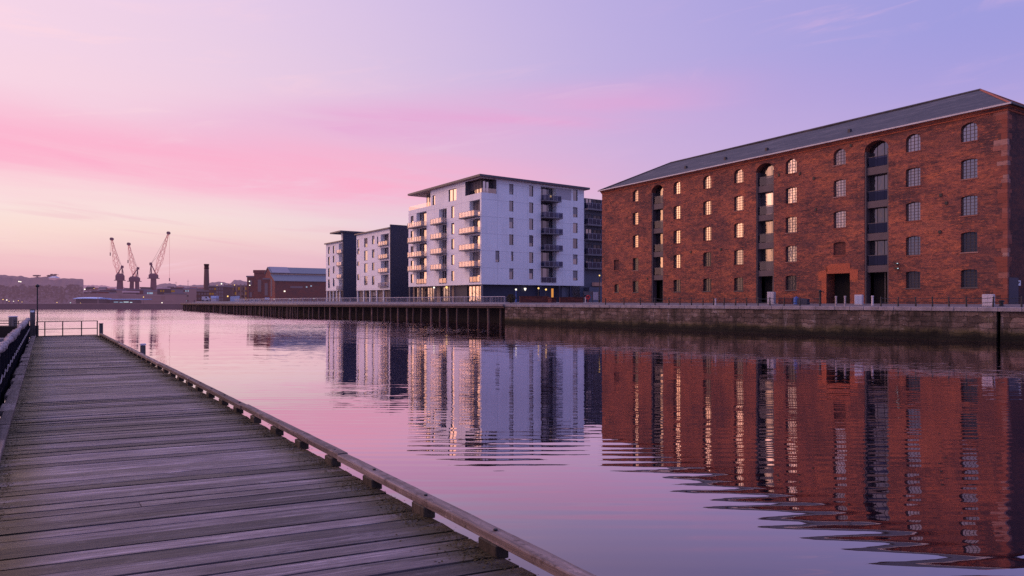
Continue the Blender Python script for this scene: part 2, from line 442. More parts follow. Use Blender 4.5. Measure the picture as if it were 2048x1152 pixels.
M['glass_half'] = glass('dim_window_glass', (0.8, 0.78, 0.8, 1), 0.34, (0.04, 0.037, 0.045, 1))  # mirrors the sky more weakly than window_glass
M['glass_shade'] = glass('shaded_window_glass', (0.7, 0.72, 0.8, 1), 0.26, (0.03, 0.03, 0.04, 1))  # dimmer, bluer copy of window_glass; the face's shade is put into it
M['sheer'] = sheer('balcony_glass', (0.92, 0.78, 0.72, 1), 0.72)
M['sheer_dark'] = sheer('tinted_balcony_glass', (0.09, 0.10, 0.17, 1), 0.7, (0.30, 0.31, 0.42, 1))
M['glass_bay'] = glass('bay_glass', (0.85, 0.78, 0.76, 1), 0.30, (0.02, 0.019, 0.024, 1))
M['render'] = render_wall('white_render')
M['navy'] = plain('navy_cladding', (0.032, 0.036, 0.07, 1), 0.6, 0.15, 0.5)
M['roofgrey'] = plain('roof_edge_metal', (0.085, 0.08, 0.1, 1), 0.5, 0.12, 0.6)
M['soffit'] = plain('timber_soffit', (0.34, 0.24, 0.22, 1), 0.7, 0.15, 1)
M['slab'] = plain('balcony_concrete', (0.2, 0.18, 0.19, 1), 0.8, 0.12, 1)
M['loggia'] = plain('recess_cladding', (0.15, 0.125, 0.14, 1), 0.7, 0.2, 1)
M['shopfront'] = plain('shopfront_panel', (0.22, 0.165, 0.155, 1), 0.6, 0.2, 0.7)
M['blind'] = plain('window_blind', (0.3, 0.27, 0.28, 1), 0.8, 0.12, 1)
M['blueblock'] = plain('blue_grey_cladding', (0.11, 0.12, 0.16, 1), 0.6, 0.25, 0.8)
M['rail'] = plain('galvanised_rail', (0.42, 0.4, 0.44, 1), 0.45, 0.2, 4)
M['deck'] = timber_deck('boardwalk_timber')
M['beam'] = timber('weathered_beam', (0.085, 0.06, 0.055, 1), (0.25, 0.19, 0.185, 1), 0.25, along=1)
M['block'] = timber('mossy_block', (0.03, 0.024, 0.02, 1), (0.09, 0.07, 0.055, 1), 0.6, along=2)
M['pile'] = timber('wharf_pile', (0.06, 0.036, 0.032, 1), (0.19, 0.12, 0.1, 1), 0.4, along=2)
M['post'] = timber('mooring_post_timber', (0.07, 0.058, 0.055, 1), (0.19, 0.165, 0.16, 1), 0.3, along=2)
M['wharf'] = plain('wharf_concrete', (0.2, 0.16, 0.165, 1), 0.85, 0.35, 1.2)
M['under'] = plain('wharf_shadow_timber', (0.016, 0.012, 0.012, 1), 0.95, 0.4, 0.8)  # shade painted near-black below the wharf; also the landing stage's dark timber
M['fence_steel'] = plain('navy_fence_paint', (0.007, 0.007, 0.015, 1), 0.85, 0.4, 6, 0.2, spec=0.12)
M['rope'] = plain('weathered_rail_cap', (0.34, 0.29, 0.30, 1), 0.9, 0.9, 6, 0.8, spec=0.2)
M['pavement'] = plain('quay_paving', (0.13, 0.11, 0.12, 1), 0.85, 0.2, 0.5, 0.2)
M['earth'] = plain('ground_earth', (0.12, 0.1, 0.1, 1), 0.9, 0.3, 0.05)
M['pontoon'] = plain('pontoon_deck', (0.2, 0.18, 0.19, 1), 0.8, 0.3, 1)
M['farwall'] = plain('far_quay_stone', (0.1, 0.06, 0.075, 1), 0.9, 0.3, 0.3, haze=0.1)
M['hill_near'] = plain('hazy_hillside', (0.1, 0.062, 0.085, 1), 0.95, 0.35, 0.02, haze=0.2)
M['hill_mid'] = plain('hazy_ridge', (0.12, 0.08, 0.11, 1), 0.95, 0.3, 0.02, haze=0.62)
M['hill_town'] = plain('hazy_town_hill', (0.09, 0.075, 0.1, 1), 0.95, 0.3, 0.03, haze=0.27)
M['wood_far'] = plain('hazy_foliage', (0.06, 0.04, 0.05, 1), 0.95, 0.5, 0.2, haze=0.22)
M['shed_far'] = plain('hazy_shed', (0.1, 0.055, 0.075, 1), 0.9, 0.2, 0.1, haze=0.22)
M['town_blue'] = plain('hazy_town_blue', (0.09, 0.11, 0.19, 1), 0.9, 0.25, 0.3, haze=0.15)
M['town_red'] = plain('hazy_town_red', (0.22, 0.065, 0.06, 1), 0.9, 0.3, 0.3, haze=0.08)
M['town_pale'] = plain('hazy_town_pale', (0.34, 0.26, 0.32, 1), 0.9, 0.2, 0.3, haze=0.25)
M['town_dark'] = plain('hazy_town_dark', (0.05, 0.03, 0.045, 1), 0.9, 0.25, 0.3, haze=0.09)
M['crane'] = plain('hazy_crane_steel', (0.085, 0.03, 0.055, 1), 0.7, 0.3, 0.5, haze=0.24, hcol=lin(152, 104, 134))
M['crane_red'] = plain('hazy_crane_jib', (0.5, 0.09, 0.10, 1), 0.7, 0.3, 0.5, haze=0.42, hcol=lin(205, 100, 118))  # part of the jib's red is a glow mixed in as tinted haze
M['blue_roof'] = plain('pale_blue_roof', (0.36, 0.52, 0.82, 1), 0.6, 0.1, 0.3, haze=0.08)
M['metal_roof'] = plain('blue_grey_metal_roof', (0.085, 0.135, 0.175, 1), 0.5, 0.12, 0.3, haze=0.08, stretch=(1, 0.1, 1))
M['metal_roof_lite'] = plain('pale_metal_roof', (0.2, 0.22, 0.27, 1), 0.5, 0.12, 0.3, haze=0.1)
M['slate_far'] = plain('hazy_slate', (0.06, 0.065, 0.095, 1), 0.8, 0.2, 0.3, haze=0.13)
M['cream'] = plain('pale_painted_panel', (0.55, 0.5, 0.55, 1), 0.7, 0.2, 1.5)
M['board'] = plain('pale_blue_board', (0.4, 0.46, 0.62, 1), 0.6, 0.06, 0.3)
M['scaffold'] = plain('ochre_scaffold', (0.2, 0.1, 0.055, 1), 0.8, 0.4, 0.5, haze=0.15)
M['moss'] = plain('deck_moss', (0.045, 0.034, 0.010, 1), 0.95, 0.6, 30)
M['leaf'] = plain('shrub_leaf', (0.06, 0.05, 0.03, 1), 0.9, 0.5, 4)
M['blue'] = plain('blue_plastic', (0.05, 0.12, 0.4, 1), 0.4, 0.15, 3)
M['red'] = plain('red_plastic', (0.55, 0.05, 0.05, 1), 0.5, 0.15, 3)
M['signwhite'] = plain('sign_white', (0.7, 0.76, 0.82, 1), 0.5, 0.05, 2)
M['signblack'] = plain('sign_black', (0.02, 0.02, 0.03, 1), 0.5, 0.1, 2)
M['warm'] = glow('warm_lamp', (1.0, 0.6, 0.2, 1), 1.8)
M['white'] = glow('white_lamp', (1.0, 0.86, 0.74, 1), 1.9)
M['cool'] = glow('cool_lamp', (0.72, 0.86, 1.0, 1), 0.9)
M['amberdoor'] = glow('lit_doorway', (1.0, 0.4, 0.1, 1), 0.75)
M['townwin'] = glow('town_window_light', (0.55, 0.68, 1.0, 1), 0.55)
M['orangewin'] = glow('town_orange_light', (1.0, 0.45, 0.16, 1), 0.2)
M['water'] = water_mat()


# ------------------------------------------------------------------ mesh helpers
class MB:
    def __init__(s, dz=0.0):
        s.v = []; s.f = []; s.dz = dz

    def poly(s, pts):
        i = len(s.v)
        s.v += [Vector(p) for p in pts]
        s.f.append(tuple(range(i, i + len(pts))))
        return s

    def box(s, x0, x1, y0, y1, z0, z1):
        i = len(s.v)
        s.v += [Vector(p) for p in ((x0, y0, z0), (x1, y0, z0), (x1, y1, z0), (x0, y1, z0), (x0, y0, z1), (x1, y0, z1), (x1, y1, z1), (x0, y1, z1))]
        s.f += [tuple(i + k for k in q) for q in ((3, 2, 1, 0), (4, 5, 6, 7), (0, 1, 5, 4), (1, 2, 6, 5), (2, 3, 7, 6), (3, 0, 4, 7))]
        return s

    def bevbox(s, x0, x1, y0, y1, z0, z1, b):
        """A box with its upright edges and top rim chamfered."""
        def ring(e, z):
            return [(x0 + e + b, y0 + e, z), (x1 - e - b, y0 + e, z), (x1 - e, y0 + e + b, z), (x1 - e, y1 - e - b, z),
                    (x1 - e - b, y1 - e, z), (x0 + e + b, y1 - e, z), (x0 + e, y1 - e - b, z), (x0 + e, y0 + e + b, z)]
        return s.loft([ring(0, z0), ring(0, z1 - b), ring(b, z1)])

    def loft(s, rings, caps=True):
        n = len(rings[0]); i = len(s.v)
        for r in rings:
            s.v += [Vector(p) for p in r]
        for k in range(len(rings) - 1):
            for j in range(n):
                a = i + k * n + j; b = i + k * n + (j + 1) % n
                s.f.append((a, b, b + n, a + n))
        if caps:
            s.f.append(tuple(i + j for j in reversed(range(n))))
            s.f.append(tuple(i + (len(rings) - 1) * n + j for j in range(n)))
        return s

    def fbox(s, fm, u0, u1, z0, z1, d0, d1):
        """A box on a facade: u along it, z up, d into the building."""
        i = len(s.v)
        for d in (d0, d1):
            s.v += [Vector(fm(u, z, d)) for u, z in ((u0, z0), (u1, z0), (u1, z1), (u0, z1))]
        s.f += [tuple(i + k for k in q) for q in ((0, 1, 2, 3), (7, 6, 5, 4), (0, 4, 5, 1), (1, 5, 6, 2), (2, 6, 7, 3), (3, 7, 4, 0))]
        return s

    def tube(s, p, q, r, n=6, r2=None):
        p, q = Vector(p), Vector(q)
        r2 = r if r2 is None else r2
        d = (q - p).normalized()
        a = d.cross(Vector((0, 0, 1)) if abs(d.z) < 0.9 else Vector((1, 0, 0))).normalized()
        b = d.cross(a)
        def ring(c, rr):
            return [c + (a * math.cos(2 * math.pi * k / n) + b * math.sin(2 * math.pi * k / n)) * rr for k in range(n)]
        return s.loft([ring(p, r), ring(q, r2)])

    def path(s, pts, r, n=6):
        pts = [Vector(p) for p in pts]
        rings = []
        for k, p in enumerate(pts):
            d = (pts[min(k + 1, len(pts) - 1)] - pts[max(k - 1, 0)]).normalized()
            a = d.cross(Vector((0, 0, 1)) if abs(d.z) < 0.9 else Vector((1, 0, 0))).normalized()
            b = d.cross(a)
            rr = r[k] if isinstance(r, (list, tuple)) else r
            rings.append([p + (a * math.cos(2 * math.pi * j / n) + b * math.sin(2 * math.pi * j / n)) * rr for j in range(n)])
        return s.loft(rings)

    def lathe(s, prof, c=(0, 0, 0), n=12):
        c = Vector(c)
        return s.loft([[c + Vector((r * math.cos(2 * math.pi * k / n), r * math.sin(2 * math.pi * k / n), z)) for k in range(n)] for r, z in prof])

    def build(s, name, mat, parent=None, smooth=False):
        me = bpy.data.meshes.new(name)
        me.from_pydata([(p.x, p.y, p.z - s.dz) for p in s.v], [], s.f)
        if mat:
            me.materials.append(M[mat] if isinstance(mat, str) else mat)
        if smooth:
            for p in me.polygons:
                p.use_smooth = True
        o = bpy.data.objects.new(name, me)
        COL.objects.link(o)
        if parent is not None:
            o.parent = parent
        return o


def tag(o, label, cat, group=None):
    o['label'] = label; o['category'] = cat
    if group:
        o['group'] = group
    return o


def thing(name, label, cat, loc=(0, 0, 0), rz=0.0, group=None):
    o = bpy.data.objects.new(name, None)
    o.empty_display_size = 0.3
    COL.objects.link(o)
    o.location = loc; o.rotation_euler = (0, 0, rz)
    return tag(o, label, cat, group)


def struct(o, kind='structure'):
    o['kind'] = kind
    return o


def copy_thing(o, loc, rz=None, label=None):
    c = o.copy(); COL.objects.link(c); c.location = loc
    if rz is not None:
        c.rotation_euler = (0, 0, rz)
    if label:
        c['label'] = label
    for ch in list(o.children):
        d = ch.copy(); COL.objects.link(d); d.parent = c
        for g in list(ch.children):
            e = g.copy(); COL.objects.link(e); e.parent = d
    return c


def arch_pts(ua, ub, zb, rise, n=10):
    """Points of an arch from (ub, spring) over the crown to (ua, spring); zb is the crown."""
    zs = zb - rise; c = (ua + ub) / 2; w = (ub - ua) / 2
    return [(c + w * math.cos(math.pi * k / n), zs + rise * math.sin(math.pi * k / n)) for k in range(n + 1)]


def facade(mb, fm, u0, u1, z0, z1, ops, d=0.0):
    """A wall face with openings (ua, ub, za, zb, rise, reveal) cut out, their reveals running into the wall."""
    us = sorted({u0, u1} | {o[0] for o in ops} | {o[1] for o in ops})
    zs = sorted({z0, z1} | {o[2] for o in ops} | {o[3] for o in ops})
    us = [u for u in us if u0 - 1e-6 <= u <= u1 + 1e-6]; zs = [z for z in zs if z0 - 1e-6 <= z <= z1 + 1e-6]
    for i in range(len(us) - 1):
        um = (us[i] + us[i + 1]) / 2
        run = None
        for j in range(len(zs) - 1):
            zm = (zs[j] + zs[j + 1]) / 2
            hole = any(o[0] < um < o[1] and o[2] < zm < o[3] for o in ops)
            if hole:
                if run is not None:
                    mb.poly([fm(us[i], run, d), fm(us[i + 1], run, d), fm(us[i + 1], zs[j], d), fm(us[i], zs[j], d)])
                run = None
            elif run is None:
                run = zs[j]
        if run is not None:
            mb.poly([fm(us[i], run, d), fm(us[i + 1], run, d), fm(us[i + 1], zs[-1], d), fm(us[i], zs[-1], d)])
    for ua, ub, za, zb, rise, rv in ops:
        if rise > 0:
            pts = arch_pts(ua, ub, zb, rise)
            for k in range(len(pts) - 1):
                (pa, qa), (pb, qb) = pts[k], pts[k + 1]
                if k == len(pts) // 2 - 1 or True:
                    mb.poly([fm(pa, qa, d), fm(pa, zb, d), fm(pb, zb, d), fm(pb, qb, d)])
            outline = [(ua, za), (ub, za)] + pts
        else:
            outline = [(ua, za), (ub, za), (ub, zb), (ua, zb)]
        for k in range(len(outline)):
            a, b = outline[k], outline[(k + 1) % len(outline)]
            if abs(a[0] - b[0]) + abs(a[1] - b[1]) < 1e-6:
                continue
            mb.poly([fm(a[0], a[1], d), fm(b[0], b[1], d), fm(b[0], b[1], d + rv), fm(a[0], a[1], d + rv)])


def pane_poly(mb, fm, ua, ub, za, zb, rise, d):
    if rise > 0:
        pts = [(ua, za), (ub, za)] + arch_pts(ua, ub, zb, rise)
    else:
        pts = [(ua, za), (ub, za), (ub, zb), (ua, zb)]
    mb.poly([fm(p[0], p[1], d) for p in pts])


def sash_bars(mb, fm, ua, ub, za, zb, rise, d, nu, nz_, w=0.05, dep=0.05, edge=0.07):
    mb.fbox(fm, ua, ua + edge, za, zb - rise, d - dep, d - 0.003)
    mb.fbox(fm, ub - edge, ub, za, zb - rise, d - dep, d - 0.003)
    mb.fbox(fm, ua + edge, ub - edge, za, za + edge, d - dep, d - 0.003)
    c = (ua + ub) / 2; hw = (ub - ua) / 2

    def top(u):
        if rise <= 0:
            return zb
        return zb - rise + rise * math.sqrt(max(0.0, 1 - ((u - c) / hw) ** 2))
    if rise <= 0:
        mb.fbox(fm, ua + edge, ub - edge, zb - edge, zb, d - dep, d - 0.003)
    for k in range(1, nu):
        u = ua + (ub - ua) * k / nu
        mb.fbox(fm, u - w / 2, u + w / 2, za + edge, top(u), d - dep * 0.8, d - 0.004)
    for k in range(1, nz_):
        z = za + (zb - za) * k / nz_
        if rise > 0 and z > zb - rise:
            h = hw * math.sqrt(max(0.0, 1 - ((z - zb + rise) / rise) ** 2))
            mb.fbox(fm, c - h, c + h, z - w / 2, z + w / 2, d - dep * 0.7, d - 0.005)
        else:
            mb.fbox(fm, ua + edge, ub - edge, z - w / 2, z + w / 2, d - dep * 0.7, d - 0.005)


def face_u(C, D, px):
    """Distance along a facade starting at C running along D, of the point seen on bearing px."""
    t = brg(px)
    return (t * C[1] - C[0]) / (D[0] - t * D[1])


def face_z(C, D, px, py):
    u = face_u(C, D, px)
    return zat(py, C[1] + u * D[1])


# ------------------------------------------------------------------ setting: water, ground
w = MB(); w.poly([(-3000, -60, 0), (3000, -60, 0), (3000, 6000, 0), (-3000, 6000, 0)])
struct(w.build('water', 'water'))

QA = Vector((-1.0, 99.8, 0)); QB = Vector((39.6, 56.6, 0))          # quay edge, far and near
QD = (QB - QA).normalized(); QN = Vector((-QD.y, QD.x, 0))          # along it toward the viewer, and inland
if QN.x < 0:
    QN = -QN
QC = QB + QD * 0.0
QE = QA + QD * 95.0
W1 = Vector((-43.7, 140.6, 0)); W2 = Vector((-114.7, 237.0, 0))     # timber wharf edge
QZ = 2.85

g = MB()
edge = [W2, W1, QA, QB, QE]
inn = []
for k, p in enumerate(edge):
    d = (edge[min(k + 1, len(edge) - 1)] - edge[max(k - 1, 0)]).normalized()
    nrm = Vector((-d.y, d.x, 0))
    if nrm.x < 0:
        nrm = -nrm
    inn.append(p + nrm * 7.0)
pz = [2.3, 2.6, QZ - 0.02, QZ - 0.02, QZ - 0.02]
GZ = 3.05
for k in range(4):
    g.poly([tuple(edge[k].xy) + (pz[k] - 0.02,), tuple(edge[k + 1].xy) + (pz[k + 1] - 0.02,), tuple(inn[k + 1].xy) + (GZ,), tuple(inn[k].xy) + (GZ,)])
g.poly([tuple(p.xy) + (GZ,) for p in inn] + [(400, inn[-1].y, GZ), (400, 640, GZ), (-140, 640, GZ), (-128, 262, GZ)])
struct(g.build('pavement', 'pavement'))

g = MB()
g.poly([(-1200, 268, 2.0), (-122, 266, 2.0), (-122, 640, 2.0), (-1200, 640, 2.0)])
g.poly([(-3000, 640, 1.996), (3000, 640, 1.996), (3000, 6000, 1.996), (-3000, 6000, 1.996)])
struct(g.build('ground', 'earth'))

# ------------------------------------------------------------------ far quay wall
t = thing('quay_wall', 'long low dark quay wall across the far end of the water below the hillside', 'quay wall', (-400, 265, 0))
mb = MB(); mb.box(-800, 283, 0, 2.9, -1.0, 2.0); mb.build('wall', 'farwall', t)
mb = MB(); mb.box(-800, 283.1, -0.15, 1.0, 2.003, 2.22); mb.build('coping', 'shed_far', t)

# ------------------------------------------------------------------ stone quay
ang = math.atan2(QD.y, QD.x)
LQ = (QB - QA).length
t = thing('quay_wall', 'old stone dock wall with weed at the waterline below the red brick warehouse', 'quay wall', (QA.x, QA.y, 0), ang)
mb = MB()
segs = 120
# slightly uneven face, in two leaves with a groove between them near the far corner of the warehouse
GR = LQ + 0.6
for a, b, off in ((0.0, GR - 0.11, 0.0), (GR + 0.11, 95.0, 0.22)):
    n = max(2, int((b - a) / 0.55)); rows = 9
    idx = len(mb.v)
    for j in range(rows + 1):
        for i in range(n + 1):
            x = a + (b - a) * i / n; z = -1.2 + (QZ - 0.34 + 1.2) * j / rows
            dy = noise.noise(Vector((x * 0.9, z * 1.3, 3.0))) * 0.09 + noise.noise(Vector((x * 0.2, z * 0.3, 9.0))) * 0.08
            batter = 0.10 * (1 - z / QZ)
            mb.v.append(Vector((x, off + dy - batter, z)))
    for j in range(rows):
        for i in range(n):
            p = idx + j * (n + 1) + i
            mb.f.append((p, p + 1, p + n + 2, p + n + 1))
mb.poly([(GR - 0.11, 0.0, -1.2), (GR - 0.11, 1.1, -1.2), (GR - 0.11, 1.1, QZ - 0.34), (GR - 0.11, 0.0, QZ - 0.34)])
mb.poly([(GR + 0.11, 0.2, -1.2), (GR + 0.11, 1.1, -1.2), (GR + 0.11, 1.1, QZ - 0.34), (GR + 0.11, 0.2, QZ - 0.34)])
mb.poly([(GR - 0.11, 1.1, -1.2), (GR + 0.11, 1.1, -1.2), (GR + 0.11, 1.1, QZ - 0.34), (GR - 0.11, 1.1, QZ - 0.34)])
mb.poly([(0, 0.0, -1.2), (0, 6, -1.2), (0, 6, QZ - 0.34), (0, 0.0, QZ - 0.34)])
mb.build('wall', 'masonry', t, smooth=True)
mb = MB(); x = 0.0
while x < 95:
    l = random.uniform(1.1, 1.9)
    mb.bevbox(x + 0.01, x + l - 0.01, -0.16 + random.uniform(-.02, .02), 1.05, QZ - 0.34, QZ + random.uniform(-.012, .012), 0.03)
    x += l
mb.build('coping', 'stone', t)
# vertical timber fenders on the dock face
for px in ():
    tt = brg(px); yy = (QA.x - QD.x / QD.y * QA.y)
    # bearing meets the quay line
    k = (tt * QA.y - QA.x) / (QD.x - tt * QD.y)
    mb = MB(); mb.bevbox(k - 0.1, k + 0.1, -0.3, -0.13, -1.0, QZ - 0.9, 0.03)
    mb.build('fender', 'pile', t)

# ------------------------------------------------------------------ timber wharf
t = thing('timber_wharf', 'long timber piled wharf along the water in front of the white apartment blocks', 'wharf', (QA.x, QA.y, 0))
loc = lambda p: Vector((p.x - QA.x, p.y - QA.y, 0))
path = [loc(QA), loc(W1), loc(W2)]
topz = [2.86, 2.72, 2.5]
dk = MB(); fas = MB(); bak = MB()


def along_wharf(s):
    L1 = (path[1] - path[0]).length; L2 = (path[2] - path[1]).length
    if s <= L1:
        k = s / L1; return path[0].lerp(path[1], k), topz[0] + (topz[1] - topz[0]) * k, (path[1] - path[0]).normalized()
    k = (s - L1) / L2
    return path[1].lerp(path[2], k), topz[1] + (topz[2] - topz[1]) * k, (path[2] - path[1]).normalized()


WL = (path[1] - path[0]).length + (path[2] - path[1]).length
st = [0.0, 20, 40, (path[1] - path[0]).length, 80, 100, 120, 140, 160, WL]
rings_d, rings_f, rings_b = [], [], []
for s_ in st:
    p, z, d = along_wharf(s_)
    nn = Vector((d.y, -d.x, 0))
    if nn.x < 0:
        nn = -nn
    rings_d.append([p + nn * -0.5 + Vector((0, 0, z)), p + nn * 7 + Vector((0, 0, z)), p + nn * 7 + Vector((0, 0, z - 0.25)), p + nn * -0.5 + Vector((0, 0, z - 0.25))])
    rings_f.append([p + nn * -0.3 + Vector((0, 0, z - 0.254)), p + nn * 0.1 + Vector((0, 0, z - 0.254)), p + nn * 0.1 + Vector((0, 0, z - 0.55)), p + nn * -0.3 + Vector((0, 0, z - 0.55))])
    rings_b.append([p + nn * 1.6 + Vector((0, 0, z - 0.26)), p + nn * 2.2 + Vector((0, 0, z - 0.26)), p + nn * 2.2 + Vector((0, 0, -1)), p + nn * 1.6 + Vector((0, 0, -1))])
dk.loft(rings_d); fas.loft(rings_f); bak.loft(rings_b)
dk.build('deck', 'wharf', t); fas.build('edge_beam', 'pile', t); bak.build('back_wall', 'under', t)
s_ = 1.2; kk = 0
while s_ < WL - 1 and kk < 98:
    p, z, d = along_wharf(s_)
    nn = Vector((d.y, -d.x, 0)); nn = -nn if nn.x < 0 else nn
    p = p + nn * (0.15 + random.uniform(-.12, .25))
    r = random.uniform(0.15, 0.24)
    lean = Vector((random.uniform(-.12, .12), random.uniform(-.12, .12), 0))
    mb = MB(); mb.path([p + lean + Vector((0, 0, -1)), p + lean * 0.4 + Vector((0, 0, 0.8)), p + Vector((0, 0, z - 0.56))], [r * 1.1, r, r * 0.94], 8)
    mb.build('pile', 'pile', t)
    s_ += random.uniform(1.5, 2.6) * (0.85 if s_ > 58 else 1.0); kk += 1

# railing along the wharf
t = thing('wharf_railing', 'grey metal railing with close uprights along the edge of the timber wharf', 'railing', (QA.x, QA.y, 0))
s_ = 0.3; prev = None
while s_ < 112:
    p, z, d = along_wharf(s_)
    nn = Vector((d.y, -d.x, 0)); nn = -nn if nn.x < 0 else nn
    q = p + nn * 0.25 + Vector((0, 0, z))
    mb = MB(); mb.tube(q, q + Vector((0, 0, 1.15)), 0.055); mb.build('post', 'rail', t)
    if prev is not None:
        mb = MB()
        mb.tube(prev + Vector((0, 0, 1.12)), q + Vector((0, 0, 1.12)), 0.045, 5)
        mb.tube(prev + Vector((0, 0, 0.12)), q + Vector((0, 0, 0.12)), 0.03, 5)
        n = 9
        for k in range(1, n):
            a = prev.lerp(q, k / n)
            mb.tube(a + Vector((0, 0, 0.12)), a + Vector((0, 0, 1.1)), 0.018, 4)
        mb.build('railing_panel', 'rail', t)
    prev = q; s_ += 2.9

# ------------------------------------------------------------------ brick warehouse
WC = Vector((15.3, 116.0, 0)); WE = Vector((47.1, 64.9, 0))
WD = (WE - WC).normalized(); WLn = (WE - WC).length
wz = GZ - 0.05
wh = thing('brick_warehouse', 'five storey red brick dock warehouse with arched windows and slate hipped roof', 'warehouse', (WC.x, WC.y, wz), math.atan2(WD.y, WD.x))
fmw = lambda u, z, d: (u, d, z)
EAVE = 22.0
wu = lambda px: face_u(WC, WD, px)
RV = 0.3
ops = []; win = []
rowz = [(19.2, 21.05), (15.5, 17.45), (11.85, 13.8), (8.2, 10.2), (4.7, 6.5)]
cols = {1271: 1.35, 1354: 1.45, 1414: 1.45, 1477: 1.5, 1582: 1.55, 1679: 1.5, 1826: 1.5, 1938: 1.5}
for px, wd in cols.items():
    c = wu(px)
    for r, (za, zb) in enumerate(rowz):
        rise = 0.6 if r == 0 else 0.16
        dim = 'old'
        if px > 1900:
            dim = ('old', 'old', 'old', 'dim', 'bars')[r]
        if r == 4:
            dim = 'bars'
        if (px, r) in ((1271, 3), (1414, 3)):
            dim = 'dim'
        if (px, r) in ((1477, 3), (1582, 3), (1826, 3)):
            dim = 'half'
        zz = (za, zb)
        if px == 1679 and r == 3:
            dim = 'boarded'; zz = (8.7, 10.2)
        if px == 1679 and r == 4:
            continue
        win.append((c - wd / 2, c + wd / 2, zz[0], zz[1], rise, dim, r))
c = wu(1233)
win.append((c - 0.62, c + 0.62, 8.4, 10.1, 0.0, 'boarded', 3))
win.append((c - 0.55, c + 0.55, 4.75, 6.1, 0.12, 'bars', 4))
for a in win:
    ops.append((a[0], a[1], a[2], a[3], a[4], RV))
bays = []
for pa, pb in ((1303, 1326.5), (1512, 1547.5), (1729, 1777)):
    bays.append((wu(pa), wu(pb)))
BD = 0.95
for a, b in bays:
    ops.append((a, b, wz, 21.15, 1.0, BD))
ga, gb = wu(1653), wu(1700)
ops.append((ga, gb, wz, 6.55, 0.0, 6.0))
mb = MB(wz)
facade(mb, fmw, 0, WLn, wz, EAVE - 0.5, ops)
# gable-less end walls and back
DW = 16.0
mb.poly([(0, 0, wz), (0, DW, wz), (0, DW, EAVE), (0, 0, EAVE)])
mb.poly([(0, DW, wz), (WLn, DW, wz), (WLn, DW, EAVE), (0, DW, EAVE)])
mb.build('wall', 'brick', wh)
mb = MB(wz)
mb.poly([(WLn, 0, wz), (WLn, DW, wz), (WLn, DW, EAVE - 0.5), (WLn, 0, EAVE - 0.5)])
mb.build('end_wall', 'brick_dark', wh)
# corbelled cornice: three oversailing courses, all round
for k, (o_, z0, z1) in enumerate(((0.08, EAVE - 0.5, EAVE - 0.34), (0.16, EAVE - 0.337, EAVE - 0.17), (0.26, EAVE - 0.167, EAVE - 0.02))):
    mb = MB(wz); mb.box(-o_, WLn + o_, -o_, DW + o_, z0, z1); mb.build('cornice', 'brick_new' if k != 1 else 'brick', wh)
# pilaster-free quoin blocks of red sandstone on the near corner
z = wz + 0.02; k = 0
while z < EAVE - 0.75:
    h = random.uniform(0.38, 0.6); h = min(h, EAVE - 0.52 - z)
    l = random.uniform(0.35, 0.55) if random.random() < 0.62 else random.uniform(0.7, 1.25)
    mb = MB(wz); mb.fbox(fmw, WLn - l, WLn + 0.02, z, z + h - 0.012, -0.018, random.choice((0.35, 0.6, 0.9))); mb.build('corner_quoin', 'sandstone', wh)
    z += h; k += 1
# roof
OV = 0.42; RZ = 26.25; e0 = EAVE - 0.01
A = (-OV, -OV, e0); B = (WLn + OV, -OV, e0); C_ = (WLn + OV, DW + OV, e0); D_ = (-OV, DW + OV, e0)
R1 = (DW / 2, DW / 2, RZ); R2 = (54.4, DW / 2, RZ)
mb = MB(wz)
# gentle sag of the old ridge: the front and back slopes in strips
n = 24
def lerp3(a, b, k):
    return Vector(a).lerp(Vector(b), k)
for (P, Q) in ((A, B), (D_, C_)):
    pts_t = []; pts_b = []
    for i in range(n + 1):
        k = i / n
        tp = lerp3(R1, R2, k); tp.z += -0.10 * math.sin(k * math.pi) + 0.05 * noise.noise(Vector((k * 9, 1, 2)))
        pts_t.append(tp); bq = lerp3(P, Q, k); bq.z += 0.03 * noise.noise(Vector((k * 14, 5, 2))); pts_b.append(bq)
    for i in range(n):
        mb.poly([pts_b[i], pts_b[i + 1], pts_t[i + 1], pts_t[i]])
mb.poly([A, R1, D_]); mb.poly([B, C_, R2])
rf = mb.build('roof', 'slate', wh)
mb = MB(wz); mb.tube(R1, R2, 0.16, 6); mb.build('ridge_cap', 'slate', wh)
mb = MB(wz); mb.tube(R2, (B[0], B[1], B[2] + 0.03), 0.11, 6); mb.tube(R2, (C_[0], C_[1], C_[2] + 0.03), 0.11, 6); mb.build('hip_tile', 'ridge', wh)
mb = MB(wz); mb.tube(R1, (A[0], A[1], A[2] + 0.05), 0.14, 6); mb.tube(R1, (D_[0], D_[1], D_[2] + 0.05), 0.14, 6); mb.build('hip_tile', 'slate', wh)
mb = MB(wz); mb.box(-OV - 0.1, WLn + OV + 0.1, -OV - 0.16, -OV + 0.02, e0 - 0.06, e0 + 0.09); mb.build('gutter', 'gutter', wh)
mb = MB(wz); mb.box(WLn + OV - 0.02, WLn + OV + 0.16, -OV + 0.03, DW + OV, e0 - 0.06, e0 + 0.09); mb.build('gutter', 'mullion', wh)
for uu in (17.0, 24.5, 31.4, 43.0):
    mb = MB(wz); zz = e0 + 1.3; yy = -OV + 1.3 * (DW / 2 + OV) / (RZ - e0)
    mb.box(uu - 0.15, uu + 0.15, yy - 0.1, yy + 0.3, zz - 0.1, zz + 0.35); mb.build('roof_vent', 'mullion', wh)
